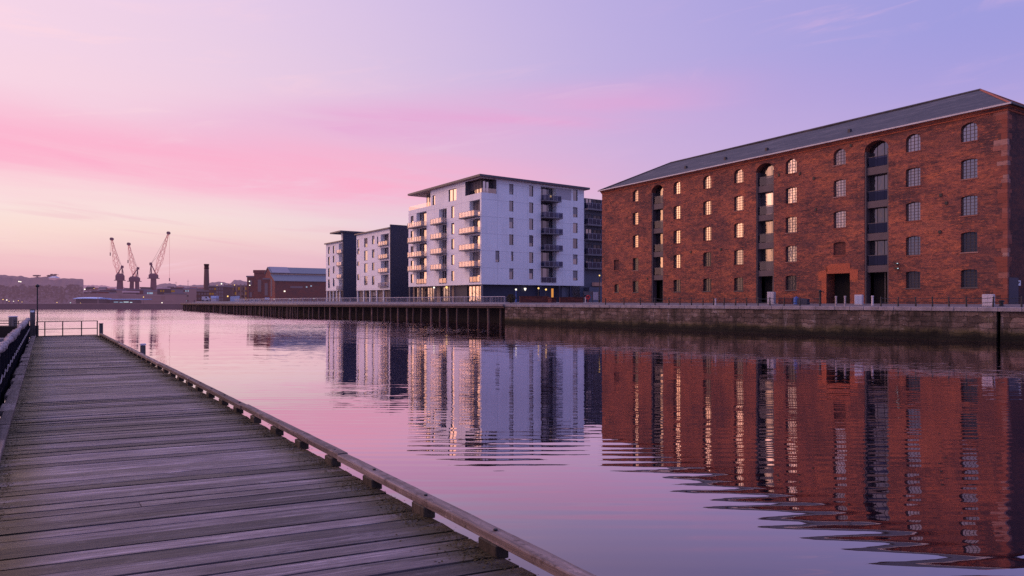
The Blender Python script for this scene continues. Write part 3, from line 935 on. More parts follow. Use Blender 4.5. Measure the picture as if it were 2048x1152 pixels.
# windows
for ua, ub, za, zb, rise, dim, r in win:
    fr = MB(wz); pn = MB(wz)
    mat = {'old': 'glass_old', 'dim': 'glass_dim', 'half': 'glass_half', 'bars': 'glass_dim', 'boarded': 'brick_dark'}[dim]
    if dim == 'boarded':
        pane_poly(pn, fmw, ua, ub, za, zb, rise, RV - 0.12)
        fr.fbox(fmw, ua - 0.1, ub + 0.1, za - 0.12, za - 0.004, -0.05, 0.2)
        f = fr.build('window', 'sandstone', wh)
        pn.build('brick_infill', 'brick_dark', f)
        continue
    pane_poly(pn, fmw, ua, ub, za, zb, rise, RV - 0.003)
    sash_bars(fr, fmw, ua, ub, za, zb, rise, RV, 4, 5 if r == 0 else 6, 0.045 if dim != 'bars' else 0.05)
    f = fr.build('window', 'sash' if dim in ('old', 'half') else 'mullion', wh)
    pn.build('pane', mat, f)
    sl = MB(wz); sl.fbox(fmw, ua - 0.08, ub + 0.08, za - 0.1, za - 0.004, -0.05, RV - 0.06); sl.build('sill', 'sandstone' if dim != 'bars' else 'steelgrey', f)
# hoist bays
floors = [(17.45, 18.3), (13.75, 14.5), (10.1, 10.9), (6.55, 7.3)]
for bi, (a, b) in enumerate(bays):
    lin_ = MB(wz)          # dark panels on the side reveals, standing in for their shade
    lin_.fbox(fmw, a + 0.003, a + 0.16, wz + 0.01, 20.1, 0.06, BD - 0.004)
    lin_.fbox(fmw, b - 0.16, b - 0.003, wz + 0.01, 20.1, 0.06, BD - 0.004)
    bayo = lin_.build('hoist_bay', 'baygrey', wh)
    for z0, z1 in floors:
        mb = MB(wz); mb.fbox(fmw, a + 0.163, b - 0.163, z0, z1, 0.22, BD - 0.004); mb.build('floor_panel', 'baygrey', bayo)
    tops = [20.15 + 0.98] + [f[0] for f in floors[:3]]
    for k in range(4):
        z0 = floors[k][1]; z1 = tops[k]
        pn = MB(wz)
        w3 = (b - a - 0.33) / 3
        for q in range(3):
            u0 = a + 0.165 + q * w3; u1 = u0 + w3
            if k == 0:
                c = (a + b) / 2; hw = (b - a) / 2
                zt = lambda u: 20.15 + 0.98 * math.sqrt(max(0, 1 - ((u - c) / hw) ** 2))
                m_ = 6
                pts = [(u0 + 0.035, z0), (u1 - 0.035, z0)] + [(u1 - 0.035 + (u0 - u1 + 0.07) * i / m_, zt(u1 - 0.035 + (u0 - u1 + 0.07) * i / m_)) for i in range(m_ + 1)]
                pn.poly([fmw(p[0], p[1], BD - 0.01) for p in pts])
            else:
                pn.poly([fmw(p[0], p[1], BD - 0.01) for p in ((u0 + 0.035, z0), (u1 - 0.035, z0), (u1 - 0.035, z1), (u0 + 0.035, z1))])
        gl = pn.build('glazing', 'glass_bay' if (bi, k) != (1, 1) else 'glass', bayo)
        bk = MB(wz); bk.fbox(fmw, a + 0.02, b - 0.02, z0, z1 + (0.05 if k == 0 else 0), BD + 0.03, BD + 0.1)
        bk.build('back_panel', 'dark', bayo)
        rl = MB(wz)
        rl.poly([fmw(u, z, 0.3) for u, z in ((a + 0.18, z0 + 0.06), (b - 0.18, z0 + 0.06), (b - 0.18, z0 + 1.1), (a + 0.18, z0 + 1.1))])
        rl.build('balustrade', 'sheer_dark', bayo)
        rb = MB(wz); rb.fbox(fmw, a + 0.163, b - 0.163, z0 + 1.1, z0 + 1.16, 0.26, 0.33); rb.build('handrail', 'steelgrey', bayo)
    # ground level doorway
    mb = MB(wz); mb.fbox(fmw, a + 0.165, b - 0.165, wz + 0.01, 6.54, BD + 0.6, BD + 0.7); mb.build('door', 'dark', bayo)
    mb = MB(wz)
    for u in (a + 0.17 + (b - a) * 0.58, ):
        mb.fbox(fmw, u - 0.05, u + 0.05, wz + 0.01, 6.54, BD + 0.1, BD + 0.2)
    mb.build('door_post', 'steelgrey', bayo)
# dark sheet set into the archway, standing for the unlit passage
mb = MB(wz)
for a, b in bays:
    pass
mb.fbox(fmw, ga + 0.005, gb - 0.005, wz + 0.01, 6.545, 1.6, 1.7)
mb.build('passage_shade_sheet', 'dark', wh)
# painted brick surround of the archway, shouldered
sa, sb = wu(1637), wu(1716)
mb = MB(wz)
zt = 7.75
pts_l = [(sa, 5.75), (ga - 0.003, 5.75), (ga - 0.003, 6.56), (gb + 0.003, 6.56), (gb + 0.003, 5.75), (sb, 5.75), (sb, 6.9), (sb - 1.4, 7.0), (sb - 1.9, zt), (sa + 2.1, zt - 0.05), (sa + 1.2, 7.0), (sa, 6.85)]
def ext(mbx, pts, d0, d1):
    i = len(mbx.v); n_ = len(pts)
    for d in (d0, d1):
        mbx.v += [Vector(fmw(p[0], p[1], d)) for p in pts]
    mbx.f.append(tuple(range(i, i + n_)))
    for k in range(n_):
        mbx.f.append((i + k, i + (k + 1) % n_, i + n_ + (k + 1) % n_, i + n_ + k))
# split into three convex-ish pieces
ext(mb, [(sa, 5.75), (ga - 0.003, 5.75), (ga - 0.003, 6.56), (ga - 0.003, 7.4), (sa + 1.2, 7.0), (sa, 6.85)], -0.03, 0.02)
ext(mb, [(ga, 6.56), (gb, 6.56), (gb, zt - 0.05), (ga + 0.6, zt - 0.05), (ga, 7.4)], -0.03, 0.02)
ext(mb, [(gb + 0.003, 5.75), (sb, 5.75), (sb, 6.9), (sb - 0.9, 7.0), (gb + 0.003, zt - 0.05)], -0.03, 0.02)
mb.fbox(fmw, ga - 0.62, ga - 0.006, wz, 5.74, -0.03, 0.02)
mb.build('arch_surround', 'brick_new', wh)
# small fixtures on the wall
for px, py in ((1558, 350), (1628, 357), (1632, 419), (1882, 390), (1893, 406), (1880, 464), (1600, 347), (1295, 557), (1442, 499), (1382, 504), (1702, 291)):
    u = wu(px); d = WC.y + u * WD.y; z = zat(py, d)
    mb = MB(wz); mb.fbox(fmw, u - 0.13, u + 0.13, z - 0.16, z + 0.16, -0.1, -0.002); mb.build('tie_plate', 'iron', wh)
for px, py in ((1799, 527), (1800, 537)):
    u = wu(px); d = WC.y + u * WD.y; z = zat(py, d)
    mb = MB(wz); mb.fbox(fmw, u - 0.045, u + 0.045, z - 0.045, z + 0.045, -0.46, -0.37)
    mb.build('floodlight', 'cool', wh)
    mb = MB(wz); mb.fbox(fmw, u - 0.35, u - 0.075, z - 0.09, z + 0.09, -0.5, -0.003); mb.build('light_bracket', 'iron', wh)

# camera sign on the end wall
t_ = brg(2037)
# end wall runs inland from WE
ED = Vector((-WD.y, WD.x, 0))
ue = face_u(WE, ED, 2037); de = WE.y + ue * ED.y
t = thing('camera_sign', 'small white square sign with a black camera symbol on the dark end wall', 'sign', (WE.x + ED.x * ue, WE.y + ED.y * ue, zat(566, de)), math.atan2(ED.y, ED.x))
mb = MB(); mb.box(-0.36, 0.36, -0.05, -0.005, -0.25, 0.25); mb.build('plate', 'signwhite', t)
mb = MB(); mb.box(-0.2, 0.12, -0.058, -0.052, 0.0, 0.14); mb.box(0.123, 0.2, -0.058, -0.052, 0.03, 0.11); mb.box(-0.1, -0.03, -0.058, -0.052, -0.12, -0.003); mb.build('camera_symbol', 'signblack', t)
# service door under the sign
ud = face_u(WE, ED, 2046)
mb = MB(wz); mb.box(WLn + 0.003, WLn + 0.05, 0.25, 2.2, wz + 0.02, 5.6); mb.build('door', 'navy', wh)

# ------------------------------------------------------------------ chain fence on the quay
fz = QZ
t = thing('chain_fence', 'low black iron post and chain fence along the edge of the stone quay', 'fence', (QA.x, QA.y, fz), ang)
prev = None
def quay_s(px, inset):
    C0 = QA + QN * inset
    return face_u(C0, QD, px)
posts = [1211, 1248, 1281, 1310, 1337.5, 1360, 1383, 1406, 1427, 1448, 1471, 1493, 1516, 1540, 1568, 1600, 1640, 1762, 1796, 1831.6, 1865, 1898, 1933, 1986, 2043]
for i, px in enumerate(posts):
    u = quay_s(px, 0.8)
    lean = random.uniform(-.05, .05)
    mb = MB(); mb.path([(u, 0.8, 0.0), (u + lean * 0.5, 0.8, 0.45), (u + lean, 0.8, 0.84), (u + lean, 0.8, 0.9)], [0.075, 0.06, 0.055, 0.03], 8); mb.build('post', 'iron', t)
    if prev is not None and px - posts[i - 1] < 70:
        for h, sag in ((0.8, 0.1), (0.42, 0.08)):
            mb = MB(); pts = []
            for k in range(9):
                f = k / 8
                pts.append((prev + (u - prev) * f, 0.8, h - sag * 4 * f * (1 - f)))
            mb.path(pts, 0.022, 4); mb.build('chain', 'iron', t)
    prev = u

# things standing on the quay
def on_quay(px, inset):
    u = quay_s(px, inset)
    return QA + QD * u + QN * inset

def gz(inset):
    return (QZ - 0.04) + (GZ - QZ + 0.04) * min(1, inset / 7.0)

def bollard(px, inset, h, mat, label, r=0.09):
    p = on_quay(px, inset)
    mb = MB(); mb.lathe([(r * 1.3, 0), (r * 1.3, 0.05), (r, 0.08), (r * 0.95, h - 0.16), (r * 1.25, h - 0.12), (r * 1.25, h - 0.03), (r * 0.7, h)], n=10)
    o = mb.build('bollard', mat, None, smooth=False); o.location = (p.x, p.y, gz(inset)); return tag(o, label, 'bollard')
bollard(1431, 2.5, 0.75, 'cream', 'short white bollard before the brick wall between two barred ground floor windows')
bollard(1745, 3.0, 0.95, 'cream', 'white bollard before the dark doorway beside the archway', 0.1)
bollard(1672, 0.5, 1.0, 'rope', 'thin pale bollard toward the window side of the archway')
bollard(1690, 0.5, 1.02, 'rope', 'thin pale bollard before the middle of the dark archway')

def cabinet(name, px, inset, w_, d_, h, mat, label, cat, door='steelgrey', face=None):
    p = on_quay(px, inset)
    t_ = thing(name, label, cat, (p.x, p.y, gz(inset)), ang)
    mb = MB(); mb.bevbox(-w_ / 2, w_ / 2, -d_ / 2, d_ / 2, 0, h, 0.03); mb.build('body', mat, t_)
    mb = MB(); mb.box(-w_ / 2 + 0.05, -0.01, -d_ / 2 - 0.02, -d_ / 2 - 0.002, 0.08, h - 0.12); mb.box(0.01, w_ / 2 - 0.05, -d_ / 2 - 0.02, -d_ / 2 - 0.002, 0.08, h - 0.12); mb.build('door', face or mat, t_)
    return t_
cabinet('utility_cabinet', 1977, 2.2, 0.85, 0.5, 1.05, 'rail', 'grey metal cabinet by the fence near the warehouse corner', 'cabinet', face='cream')
cabinet('notice_box', 1718, 5.0, 0.75, 0.4, 1.0, 'cream', 'white box with blue side against the wall between archway and loading bay', 'box', face='board')
cabinet('utility_cabinet', 1543, 6.0, 0.8, 0.5, 1.35, 'rail', 'tall grey cabinet beside the middle loading bay door', 'cabinet')
cabinet('crate', 1607, 4.5, 1.1, 0.6, 0.62, 'navy', 'dark navy crate standing beside the blue barrel', 'crate')
cabinet('planter_box', 1573, 6.5, 1.6, 0.6, 0.7, 'brick_wall', 'low red brown planter box against the warehouse wall', 'planter')
p = on_quay(1592.5, 4.5)
mb = MB(); mb.lathe([(0.25, 0), (0.28, 0.02), (0.27, 0.25), (0.295, 0.27), (0.27, 0.29), (0.27, 0.52), (0.295, 0.54), (0.27, 0.56), (0.26, 0.76), (0.1, 0.78), (0.1, 0.86)], n=14)
o = mb.build('barrel', 'blue', None); o.location = (p.x, p.y, gz(4.5)); tag(o, 'small blue plastic barrel against the warehouse wall', 'barrel')
p = on_quay(1640, 7.0)
t = thing('water_pump', 'dark iron stand pump against the brick beside the archway', 'pump', (p.x, p.y, GZ), ang)
mb = MB(); mb.lathe([(0.16, 0), (0.16, 0.1), (0.1, 0.14), (0.1, 1.2), (0.16, 1.24), (0.17, 1.4), (0.08, 1.5)], n=10); mb.build('column', 'iron', t)
mb = MB(); mb.path([(0.1, 0, 1.3), (0.35, 0, 1.35), (0.42, 0, 1.15)], 0.05); mb.build('spout', 'iron', t)
p = on_quay(2003, 3.0)
mb = MB(); mb.lathe([(0.2, 0), (0.22, 0.03), (0.15, 0.1), (0.14, 0.34), (0.24, 0.4), (0.22, 0.48), (0.1, 0.52)], n=12)
o = mb.build('mooring_bollard', 'iron', None); o.location = (p.x, p.y, gz(3.0)); tag(o, 'squat dark mooring bollard near the foot of the warehouse corner', 'bollard')

# garden walls between the flats and the warehouse
def brick_wall(pa, pb, pyt, dist, label, mat='brick_wall', th=0.35, name='garden_wall'):
    a = spot(pa, dist); b = spot(pb, dist + 0.8)
    h = zat(pyt, dist) - GZ + 0.0
    t_ = thing(name, label, 'wall', (a.x, a.y, GZ), math.atan2(b.y - a.y, b.x - a.x))
    l = (b - a).length
    mb = MB(); mb.box(0, l, 0, th, 0, h - 0.1); mb.build('wall', mat, t_)
    mb = MB(); mb.bevbox(-0.05, l + 0.05, -0.05, th + 0.05, h - 0.097, h + 0.03, 0.02); mb.build('coping', 'brick_dark', t_)
brick_wall(1040, 1097, 592.5, 110, 'long low red brick wall below the navy ground floor of the white flats')
brick_wall(1120, 1166, 594.5, 112, 'dark red brick wall between the gate pier and the warehouse')
brick_wall(1103, 1112.5, 595, 109, 'short square brick gate pier standing between two low brick walls', th=0.8, name='gate_pier')
p = spot(1176, 108)
t = thing('lifebuoy_stand', 'red lifebuoy stand on the quay beside the warehouse corner', 'lifebuoy stand', (p.x, p.y, GZ))
mb = MB(); mb.tube((0, 0, 0), (0, 0, 1.15), 0.06); mb.build('post', 'red', t)
mb = MB(); pts = [(0.3 * math.cos(a * math.pi / 8), -0.1, 0.85 + 0.3 * math.sin(a * math.pi / 8)) for a in range(17)]; mb.path(pts, 0.085, 6); mb.build('lifebuoy', 'red', t)
p = spot(1171, 108); mb = MB(); mb.tube((0, 0, 0), (0, 0, 0.8), 0.1, 8); mb.tube((0, 0, 0.8), (0, 0, 0.88), 0.13, 8)
o = mb.build('bollard', 'cream', None); o.location = (p.x, p.y, GZ); tag(o, 'cream bollard next to the red lifebuoy stand', 'bollard')
for pa, pb, y0, y1, mt, lb in ((1168, 1184, 583, 590, 'blueblock', 'wide blue grey display board on legs below the dark balconies'), (1186, 1196.5, 584, 600, 'board', 'tall pale notice board on legs beside the warehouse corner')):
    d = 122.0; a = spot(pa, d); b = spot(pb, d)
    t = thing('notice_board', lb, 'notice board', ((a.x + b.x) / 2, d, GZ))
    wd = (b.x - a.x) / 2
    mb = MB(); mb.box(-wd, wd, -0.05, 0.05, zat(y1, d) - GZ, zat(y0, d) - GZ); mb.build('panel', mt, t)
    mb = MB(); mb.box(-wd - 0.07, -wd - 0.003, -0.06, 0.06, 0, zat(y0, d) - GZ + 0.1); mb.build('leg', 'steelgrey', t)
    mb = MB(); mb.box(wd + 0.003, wd + 0.07, -0.06, 0.06, 0, zat(y0, d) - GZ + 0.1); mb.build('leg', 'steelgrey', t)
# shrub at the end of the railing
p = spot(1022, 104)
t = thing('shrub', 'rusty brown shrub growing between the wharf railing and the brick wall', 'shrub', (p.x, p.y, GZ - 0.05))
mb = MB()
for k in range(420):
    a = random.uniform(0, 6.28); r = random.random() ** 0.5 * 0.75; h = random.uniform(0.1, 1.35)
    r *= math.sin(max(0.15, min(1, h / 1.4)) * 2.6 + 0.2)
    c = Vector((r * math.cos(a), r * math.sin(a), h)); q = Vector((random.uniform(-1, 1), random.uniform(-1, 1), random.uniform(-1, 1))).normalized() * 0.1
    q2 = q.cross(Vector((0.3, 0.8, 0.5))).normalized() * 0.06
    mb.poly([c - q, c + q2, c + q, c - q2])
mb.build('foliage', 'leaf', t)
mb = MB(); mb.tube((0, 0, 0), (0, 0, 0.6), 0.05); mb.build('stem', 'block', t)

# lamp posts with lit heads
def lamp(px, py, d, mat, label, pole='iron', gzv=None, r=0.16, arm=False):
    z0 = GZ if gzv is None else gzv
    p = spot(px, d); h = zat(py, d) - z0
    t_ = thing('street_lamp', label, 'lamp', (p.x, p.y, z0))
    mb = MB(); mb.lathe([(0.13, 0), (0.13, 0.5), (0.07, 0.55), (0.055, h - r)], n=8); mb.build('post', pole, t_)
    mb = MB(); mb.lathe([(r * 0.3, h - r), (r * 0.95, h - r * 0.5), (r, h), (r * 0.8, h + r * 0.6), (r * 0.2, h + r)], n=10); mb.build('lamp_head', mat, t_, smooth=True)
    mb = MB(); mb.lathe([(r * 1.15, h + r + 0.003), (r * 0.3, h + r * 1.5)], n=10); mb.build('cap', 'iron', t_)
    return t_
lamp(1032, 579, 120, 'white', 'lit lamp on a blue pole before the navy wall near the shrub', 'blue')
lamp(1077, 576.5, 122, 'warm', 'glowing yellow lamp behind the long low brick wall')
lamp(1092, 579, 118, 'warm', 'glowing yellow lamp standing at the end of the long low brick wall')
lamp(868, 575, 128, 'white', 'lit white lamp before the ground floor windows of the white flats')
lamp(1199, 551, 118, 'warm', 'small amber lamp between the dark balconies and the brick warehouse', r=0.12)
lamp(628, 597, 165, 'cool', 'slim lamp post at the start of the wharf railing before the red shed', r=0.12)

# ------------------------------------------------------------------ apartment blocks
BC = Vector((-6.5, 145.0, 0))
DR = Vector((0.815, 0.579, 0)).normalized(); DL = Vector((-DR.y, DR.x, 0))


def make_root(name, label, C, cat):
    return thing(name, label, cat, (C.x, C.y, GZ), math.atan2(DR.y, DR.x))


fr_ = lambda u, z, d: (u, d, z)       # face toward the viewer's side: u along local x
fl_ = lambda u, z, d: (d, u, z)       # water face: u along local y


def window(parent, fm, ua, ub, za, zb, rv, mat='glass', bars=0, frame='mullion'):
    fr = MB(GZ); e = 0.07
    fr.fbox(fm, ua, ua + e, za, zb, rv - 0.1, rv - 0.004); fr.fbox(fm, ub - e, ub, za, zb, rv - 0.1, rv - 0.004)
    fr.fbox(fm, ua + e, ub - e, za, za + e, rv - 0.1, rv - 0.004); fr.fbox(fm, ua + e, ub - e, zb - e, zb, rv - 0.1, rv - 0.004)
    for k in range(1, bars + 1):
        u = ua + (ub - ua) * k / (bars + 1); fr.fbox(fm, u - 0.05, u + 0.05, za + e, zb - e, rv - 0.1, rv - 0.004)
    f = fr.build('window', frame, parent)
    pn = MB(GZ)
    for k in range(bars + 1):
        a = ua + (ub - ua) * k / (bars + 1); b = ua + (ub - ua) * (k + 1) / (bars + 1)
        pn.poly([fm(u, z, rv) for u, z in ((a, za), (b, za), (b, zb), (a, zb))])
    pn.build('pane', mat, f)
    if mat in ('glass', 'glass_half', 'glass_shade') and random.random() < 0.38:
        bl = MB(GZ); k = random.uniform(0.25, 0.8)
        bl.fbox(fm, ua + e, ub - e, zb - e - (zb - za - 2 * e) * k, zb - e, rv - 0.03, rv - 0.012)
        bl.build('blind', random.choice(('blind', 'loggia', 'blind')), f)


def balcony(parent, fm, ua, ub, z, proj, h=1.1, gm='sheer', slab=0.22, sides=True, rail='rail'):
    mb = MB(GZ); mb.fbox(fm, ua, ub, z - slab, z, -proj, -0.003); b = mb.build('balcony', 'slab', parent)
    mb = MB(GZ)
    mb.poly([fm(u, zz, -proj + 0.05) for u, zz in ((ua + 0.05, z + 0.05), (ub - 0.05, z + 0.05), (ub - 0.05, z + h), (ua + 0.05, z + h))])
    for u in (ua + 0.05, ub - 0.05):
        mb.poly([fm(u, zz, d) for d, zz in ((-proj + 0.05, z + 0.05), (-0.02, z + 0.05), (-0.02, z + h), (-proj + 0.05, z + h))])
    mb.build('balustrade', gm, b)
    mb = MB(GZ)
    mb.fbox(fm, ua, ub, z + h, z + h + 0.05, -proj, -proj + 0.07)
    n = max(2, int((ub - ua) / 1.2))
    for k in range(n + 1):
        u = ua + 0.06 + (ub - ua - 0.12) * k / n; mb.fbox(fm, u - 0.025, u + 0.025, z, z + h, -proj - 0.003, -proj + 0.045)
    mb.build('handrail', rail, b)


# ---- the white block
flats = make_root('apartment_building', 'white seven storey apartment block with balconies and a dark overhanging roof', BC, 'apartment building')
ur = lambda px: face_u(BC, DR, px)
ul = lambda px: face_u(BC, DL, px)
zr = lambda px, py: face_z(BC, DR, px, py)
zl = lambda px, py: face_z(BC, DL, px, py)
LR = ur(1168); LL = ul(817)
ZB = 6.85; ZT = 29.6
ops = []; wins = []
colA = (ur(1018.5), ur(1027)); colB = (ur(1058.3), ur(1066.6)); colC = (ur(1146), ur(1155.2))
for y0, y1, nar in ((368, 389, 0), (401.6, 423, 0), (435.5, 456.5, 0), (469, 490, 0), (503, 522, 1), (537, 558.5, 0)):
    a, b = colA
    if nar:
        a += (b - a) * 0.45
    wins.append((a, b, zr(1023, y1), zr(1023, y0)))
for y0, y1 in ((371, 393), (405, 426), (437, 459.5), (470.5, 493), (504.5, 526), (537.5, 558.5)):
    wins.append((colB[0], colB[1], zr(1062, y1), zr(1062, y0)))
for y0, y1 in ((379.5, 401.5), (414.5, 434.7), (446, 466), (477, 497), (509, 529), (541, 561)):
    wins.append((colC[0], colC[1], zr(1150, y1), zr(1150, y0)))
wins.append((ur(991), ur(999), zr(995, 524.5), zr(995, 501.5)))
WRV = 0.22
for a in wins:
    ops.append(a + (0.0, WRV))
ba, bb = ur(1081.7), ur(1112.5)
BR = 1.5
bal_z = [zr(1097, y) for y in (402, 435.5, 467.5, 500.5, 533, 565)]
ops.append((ba, bb, bal_z[-1], ZT - 0.35, 0.0, BR))
# corner loggia
lz0 = zr(965, 384.5); la = ur(993)
ll_ = ul(930.5)
ops.append((-0.001, la, lz0, ZT - 0.12, 0.0, 0.0))
mb = MB(GZ)
facade(mb, fr_, 0, LR, ZB, ZT, ops)
# water face
opsl = [(-0.001, ll_, lz0, ZT - 0.12, 0.0, 0.0)]
winl = []
for y0, y1 in ((412.5, 436), (446, 468.8), (477.6, 498.7), (509.6, 530), (542, 561.7)):
    winl.append((ul(908.3), ul(902.3), zl(905, y1), zl(905, y0), 0))
winl.append((ul(912.7), ul(897.2), zl(905, 402), zl(905, 378), 1))
winl.append((ul(870.3), ul(865), zl(868, 410), zl(868, 390.7), 0))
for y0, y1 in ((432, 449.5), (462, 481), (492.5, 511.5), (521.5, 539), (548.5, 566)):
    winl.append((ul(827), ul(821.5), zl(824, y1), zl(824, y0), 0))
for a in winl:
    opsl.append(a[:4] + (0.0, WRV))
stacks = [  # (px of near side, px of far side, [floor rows y], top rows y)
    (853, 833, (453.5, 483.5, 513, 540.5, 567.5), (424, 455.5, 486, 514.5, 543)),
    (893.5, 878, (447, 477, 507, 538.5, 566.5), (417.5, 449, 479.5, 510, 541.5)),
    (960, 939, (433.5, 465.5, 499, 533, 564), (400.5, 437, 470, 503, 536)),
]
srec = []
for pa, pb, fl, tp in stacks:
    a, b = ul(pa), ul(pb); pm = (pa + pb) / 2
    for f_, t_ in zip(fl, tp):
        z0, z1 = zl(pm, f_), zl(pm, t_)
        opsl.append((a, b, z0, z1, 0.0, 1.1)); srec.append((a, b, z0, z1, pa))
# roof terrace at the far end: the top storey steps back
ter = ul(861); tz = zl(840, 416.5)
opsl.append((ter, LL + 0.001, tz, ZT + 0.001, 0.0, 0.0))
facade(mb, fl_, 0, LL, ZB, ZT, opsl)
mb.poly([(LR, 0, ZB), (LR, LL, ZB), (LR, LL, ZT), (LR, 0, ZT)])
mb.poly([(0, LL, ZB), (LR, LL, ZB), (LR, LL, tz), (0, LL, tz)])
mb.poly([(0.01, ter, tz), (LR, ter, tz), (LR, LL, tz), (0.01, LL, tz)])
mb.poly([(0, 0, ZB), (LR, 0, ZB), (LR, LL, ZB), (0, LL, ZB)])
mb.build('wall', 'render', flats)
for a in wins:
    window(flats, fr_, a[0], a[1], a[2], a[3], WRV, 'glass_shade')
for a in winl:
    window(flats, fl_, a[0], a[1], a[2], a[3], WRV, bars=a[4])
# balconies on the face toward the warehouse
for k, z in enumerate(bal_z):
    z1 = (bal_z[k - 1] - 0.25) if k else ZT - 0.36
    window(flats, fr_, ba + 0.003, bb - 0.003, z + 0.02, z1, BR - 0.01, 'glass_shade', 2)
    if k:
        pass
    if k < 5:
        balcony(flats, fr_, ba + 0.05, bb + (0.9 if k else 0.5), z, 1.35, gm='sheer_dark')
        mb = MB(GZ); mb.fbox(fr_, ba + 0.003, bb - 0.003, z - 0.22, z - 0.003, 0.003, BR - 0.15); mb.build('recess_floor', 'loggia', flats)
    else:
        balcony(flats, fr_, ba + 0.05, bb - 0.05, z + 0.05, 0.12, gm='sheer_dark', slab=0.05)
# balconies over the water
for a, b, z0, z1, pa in srec:
    window(flats, fl_, a + 0.003, b - 0.003, z0 + 0.02, z1 - 0.02, 1.09, 'glass', 2)
    low = z0 < 9.5
    over = 2.1 if pa != 893.5 else 1.6
    if not low:
        balcony(flats, fl_, a - 0.1, b + over, z0, 1.5)
    else:
        balcony(flats, fl_, a + 0.05, b - 0.05, z0 + 0.04, 0.12, slab=0.05)
# corner loggia: set-back glazing, floor, ceiling
mb = MB(GZ)
mb.poly([(0, 0, lz0), (la, 0, lz0), (la, ll_, lz0), (0, ll_, lz0)])
mb.poly([(la, 0, lz0), (la, 2.2, lz0), (la, 2.2, ZT - 0.12), (la, 0, ZT - 0.12)])
mb.poly([(0, ll_, lz0), (2.2, ll_, lz0), (2.2, ll_, ZT - 0.12), (0, ll_, ZT - 0.12)])
mb.build('loggia', 'loggia', flats)
window(flats, fr_, 1.3, la - 0.01, lz0 + 0.05, ZT - 0.15, 1.6, 'glass', 2)
window(flats, fl_, 1.75, ll_ - 0.01, lz0 + 0.05, ZT - 0.15, 1.3, 'glass', 3)
mb = MB(GZ)
for s0 in (0.02,):
    mb.poly([(0.05, 0.05, lz0), (la - 0.05, 0.05, lz0), (la - 0.05, 0.05, lz0 + 1.0), (0.05, 0.05, lz0 + 1.0)])
mb.build('loggia_balustrade', 'sheer', flats)
# set-back penthouse behind the terrace
window(flats, fl_, ter + 0.1, ter + 5.5, tz + 0.05, ZT - 0.05, 2.0, 'glass', 3, 'slab')
mb = MB(GZ); mb.poly([(2.2, ter + 5.5, tz), (LR, ter + 5.5, tz), (LR, ter + 5.5, ZT), (2.2, ter + 5.5, ZT)]); mb.poly([(0, ter, tz), (2.0, ter, tz), (2.0, ter, ZT), (0, ter, ZT)]); mb.poly([(2.2, ter, ZT - 0.1), (2.2, ter + 5.5, ZT - 0.1), (2.2, ter + 5.5, ZT), (2.2, ter, ZT)]); mb.build('penthouse_wall', 'render', flats)
mb = MB(GZ)
mb.poly([(0.08, ter, tz), (0.08, LL - 0.1, tz), (0.08, LL - 0.1, tz + 1.0), (0.08, ter, tz + 1.0)]); mb.poly([(0.08, LL - 0.1, tz), (8, LL - 0.1, tz), (8, LL - 0.1, tz + 1.0), (0.08, LL - 0.1, tz + 1.0)])
mb.build('terrace_balustrade', 'sheer', flats)
# roof: thin dark plate rising toward the corner, pale timber soffit
RT0 = ZT + 0.003
mb = MB(GZ)
ro = 1.0
def roof_z(x, y):
    return RT0 + 0.0
mb.loft([[(-ro, -ro, RT0 + 0.06), (LR + ro, -ro, RT0 + 0.06), (LR + ro, LL - 1.5, RT0 + 0.06), (-ro, LL - 1.5, RT0 + 0.06)],
         [(-ro, -ro, RT0 + 0.48), (LR + ro, -ro, RT0 + 0.48), (LR + ro, LL - 1.5, RT0 + 0.48), (-ro, LL - 1.5, RT0 + 0.48)],
         [(2, 2, RT0 + 0.9), (LR - 2, 2, RT0 + 0.9), (LR - 2, LL - 4, RT0 + 0.9), (2, LL - 4, RT0 + 0.9)]])
mb.build('roof', 'roofgrey', flats)
mb = MB(GZ); mb.box(-ro + 0.1, LR + ro - 0.1, -ro + 0.1, LL - 1.6, RT0, RT0 + 0.057); mb.build('soffit', 'soffit', flats)
# pale grey cladding panel in the top storey
mb = MB(GZ); mb.fbox(fr_, bb + 0.05, ur(1155.5) - 2.0, zr(1130, 399.5), ZT - 0.3, -0.03, -0.004); mb.build('cladding_panel', 'rail', flats)
# ground floor, set back
SB = 0.9
mb = MB(GZ)
gx1 = ur(1150)
mb.fbox(fr_, SB, gx1, GZ, ZB - 0.003, SB, SB + 0.3)
mb.build('base', 'navy', flats)
gl0, gl1 = ul(962), ul(818)
mb = MB(GZ); mb.fbox(fl_, SB + 0.31, LL - 0.2, GZ, ZB - 0.003, SB + 0.25, SB + 0.4); mb.build('base', 'shopfront', flats)
for pa, pb, mt in ((957, 929, 'glass'), (894, 873, 'glass_shade'), (862, 842, 'glass_half'), (838, 822, 'glass_half')):
    a, b = ul(pa), ul(pb)
    window(flats, fl_, a, b, GZ + 0.15, ZB - 0.3, SB + 0.2, mt, 3)
mb = MB(GZ); mb.fbox(fl_, ul(928), ul(902), GZ, ZB - 0.3, SB - 0.1, SB + 0.2); mb.build('base_panel', 'navy', flats)
for px in (963.5, 900, 870, 840, 819):
    u = max(0.05, ul(px)); mb = MB(GZ); mb.fbox(fl_, u, u + 0.4, GZ, ZB - 0.004, 0.05, 0.45); mb.build('column', 'slab', flats)
for px in (1080, 1118, 1140):
    u = ur(px); mb = MB(GZ); mb.fbox(fr_, u, u + 0.4, GZ, ZB - 0.004, 0.05, 0.45); mb.build('column', 'navy', flats)
mb = MB(GZ); mb.fbox(fr_, ur(1107.5), ur(1111.5), GZ + 0.1, ZB - 0.7, SB - 0.06, SB - 0.01); mb.build('lit_door', 'amberdoor', flats)
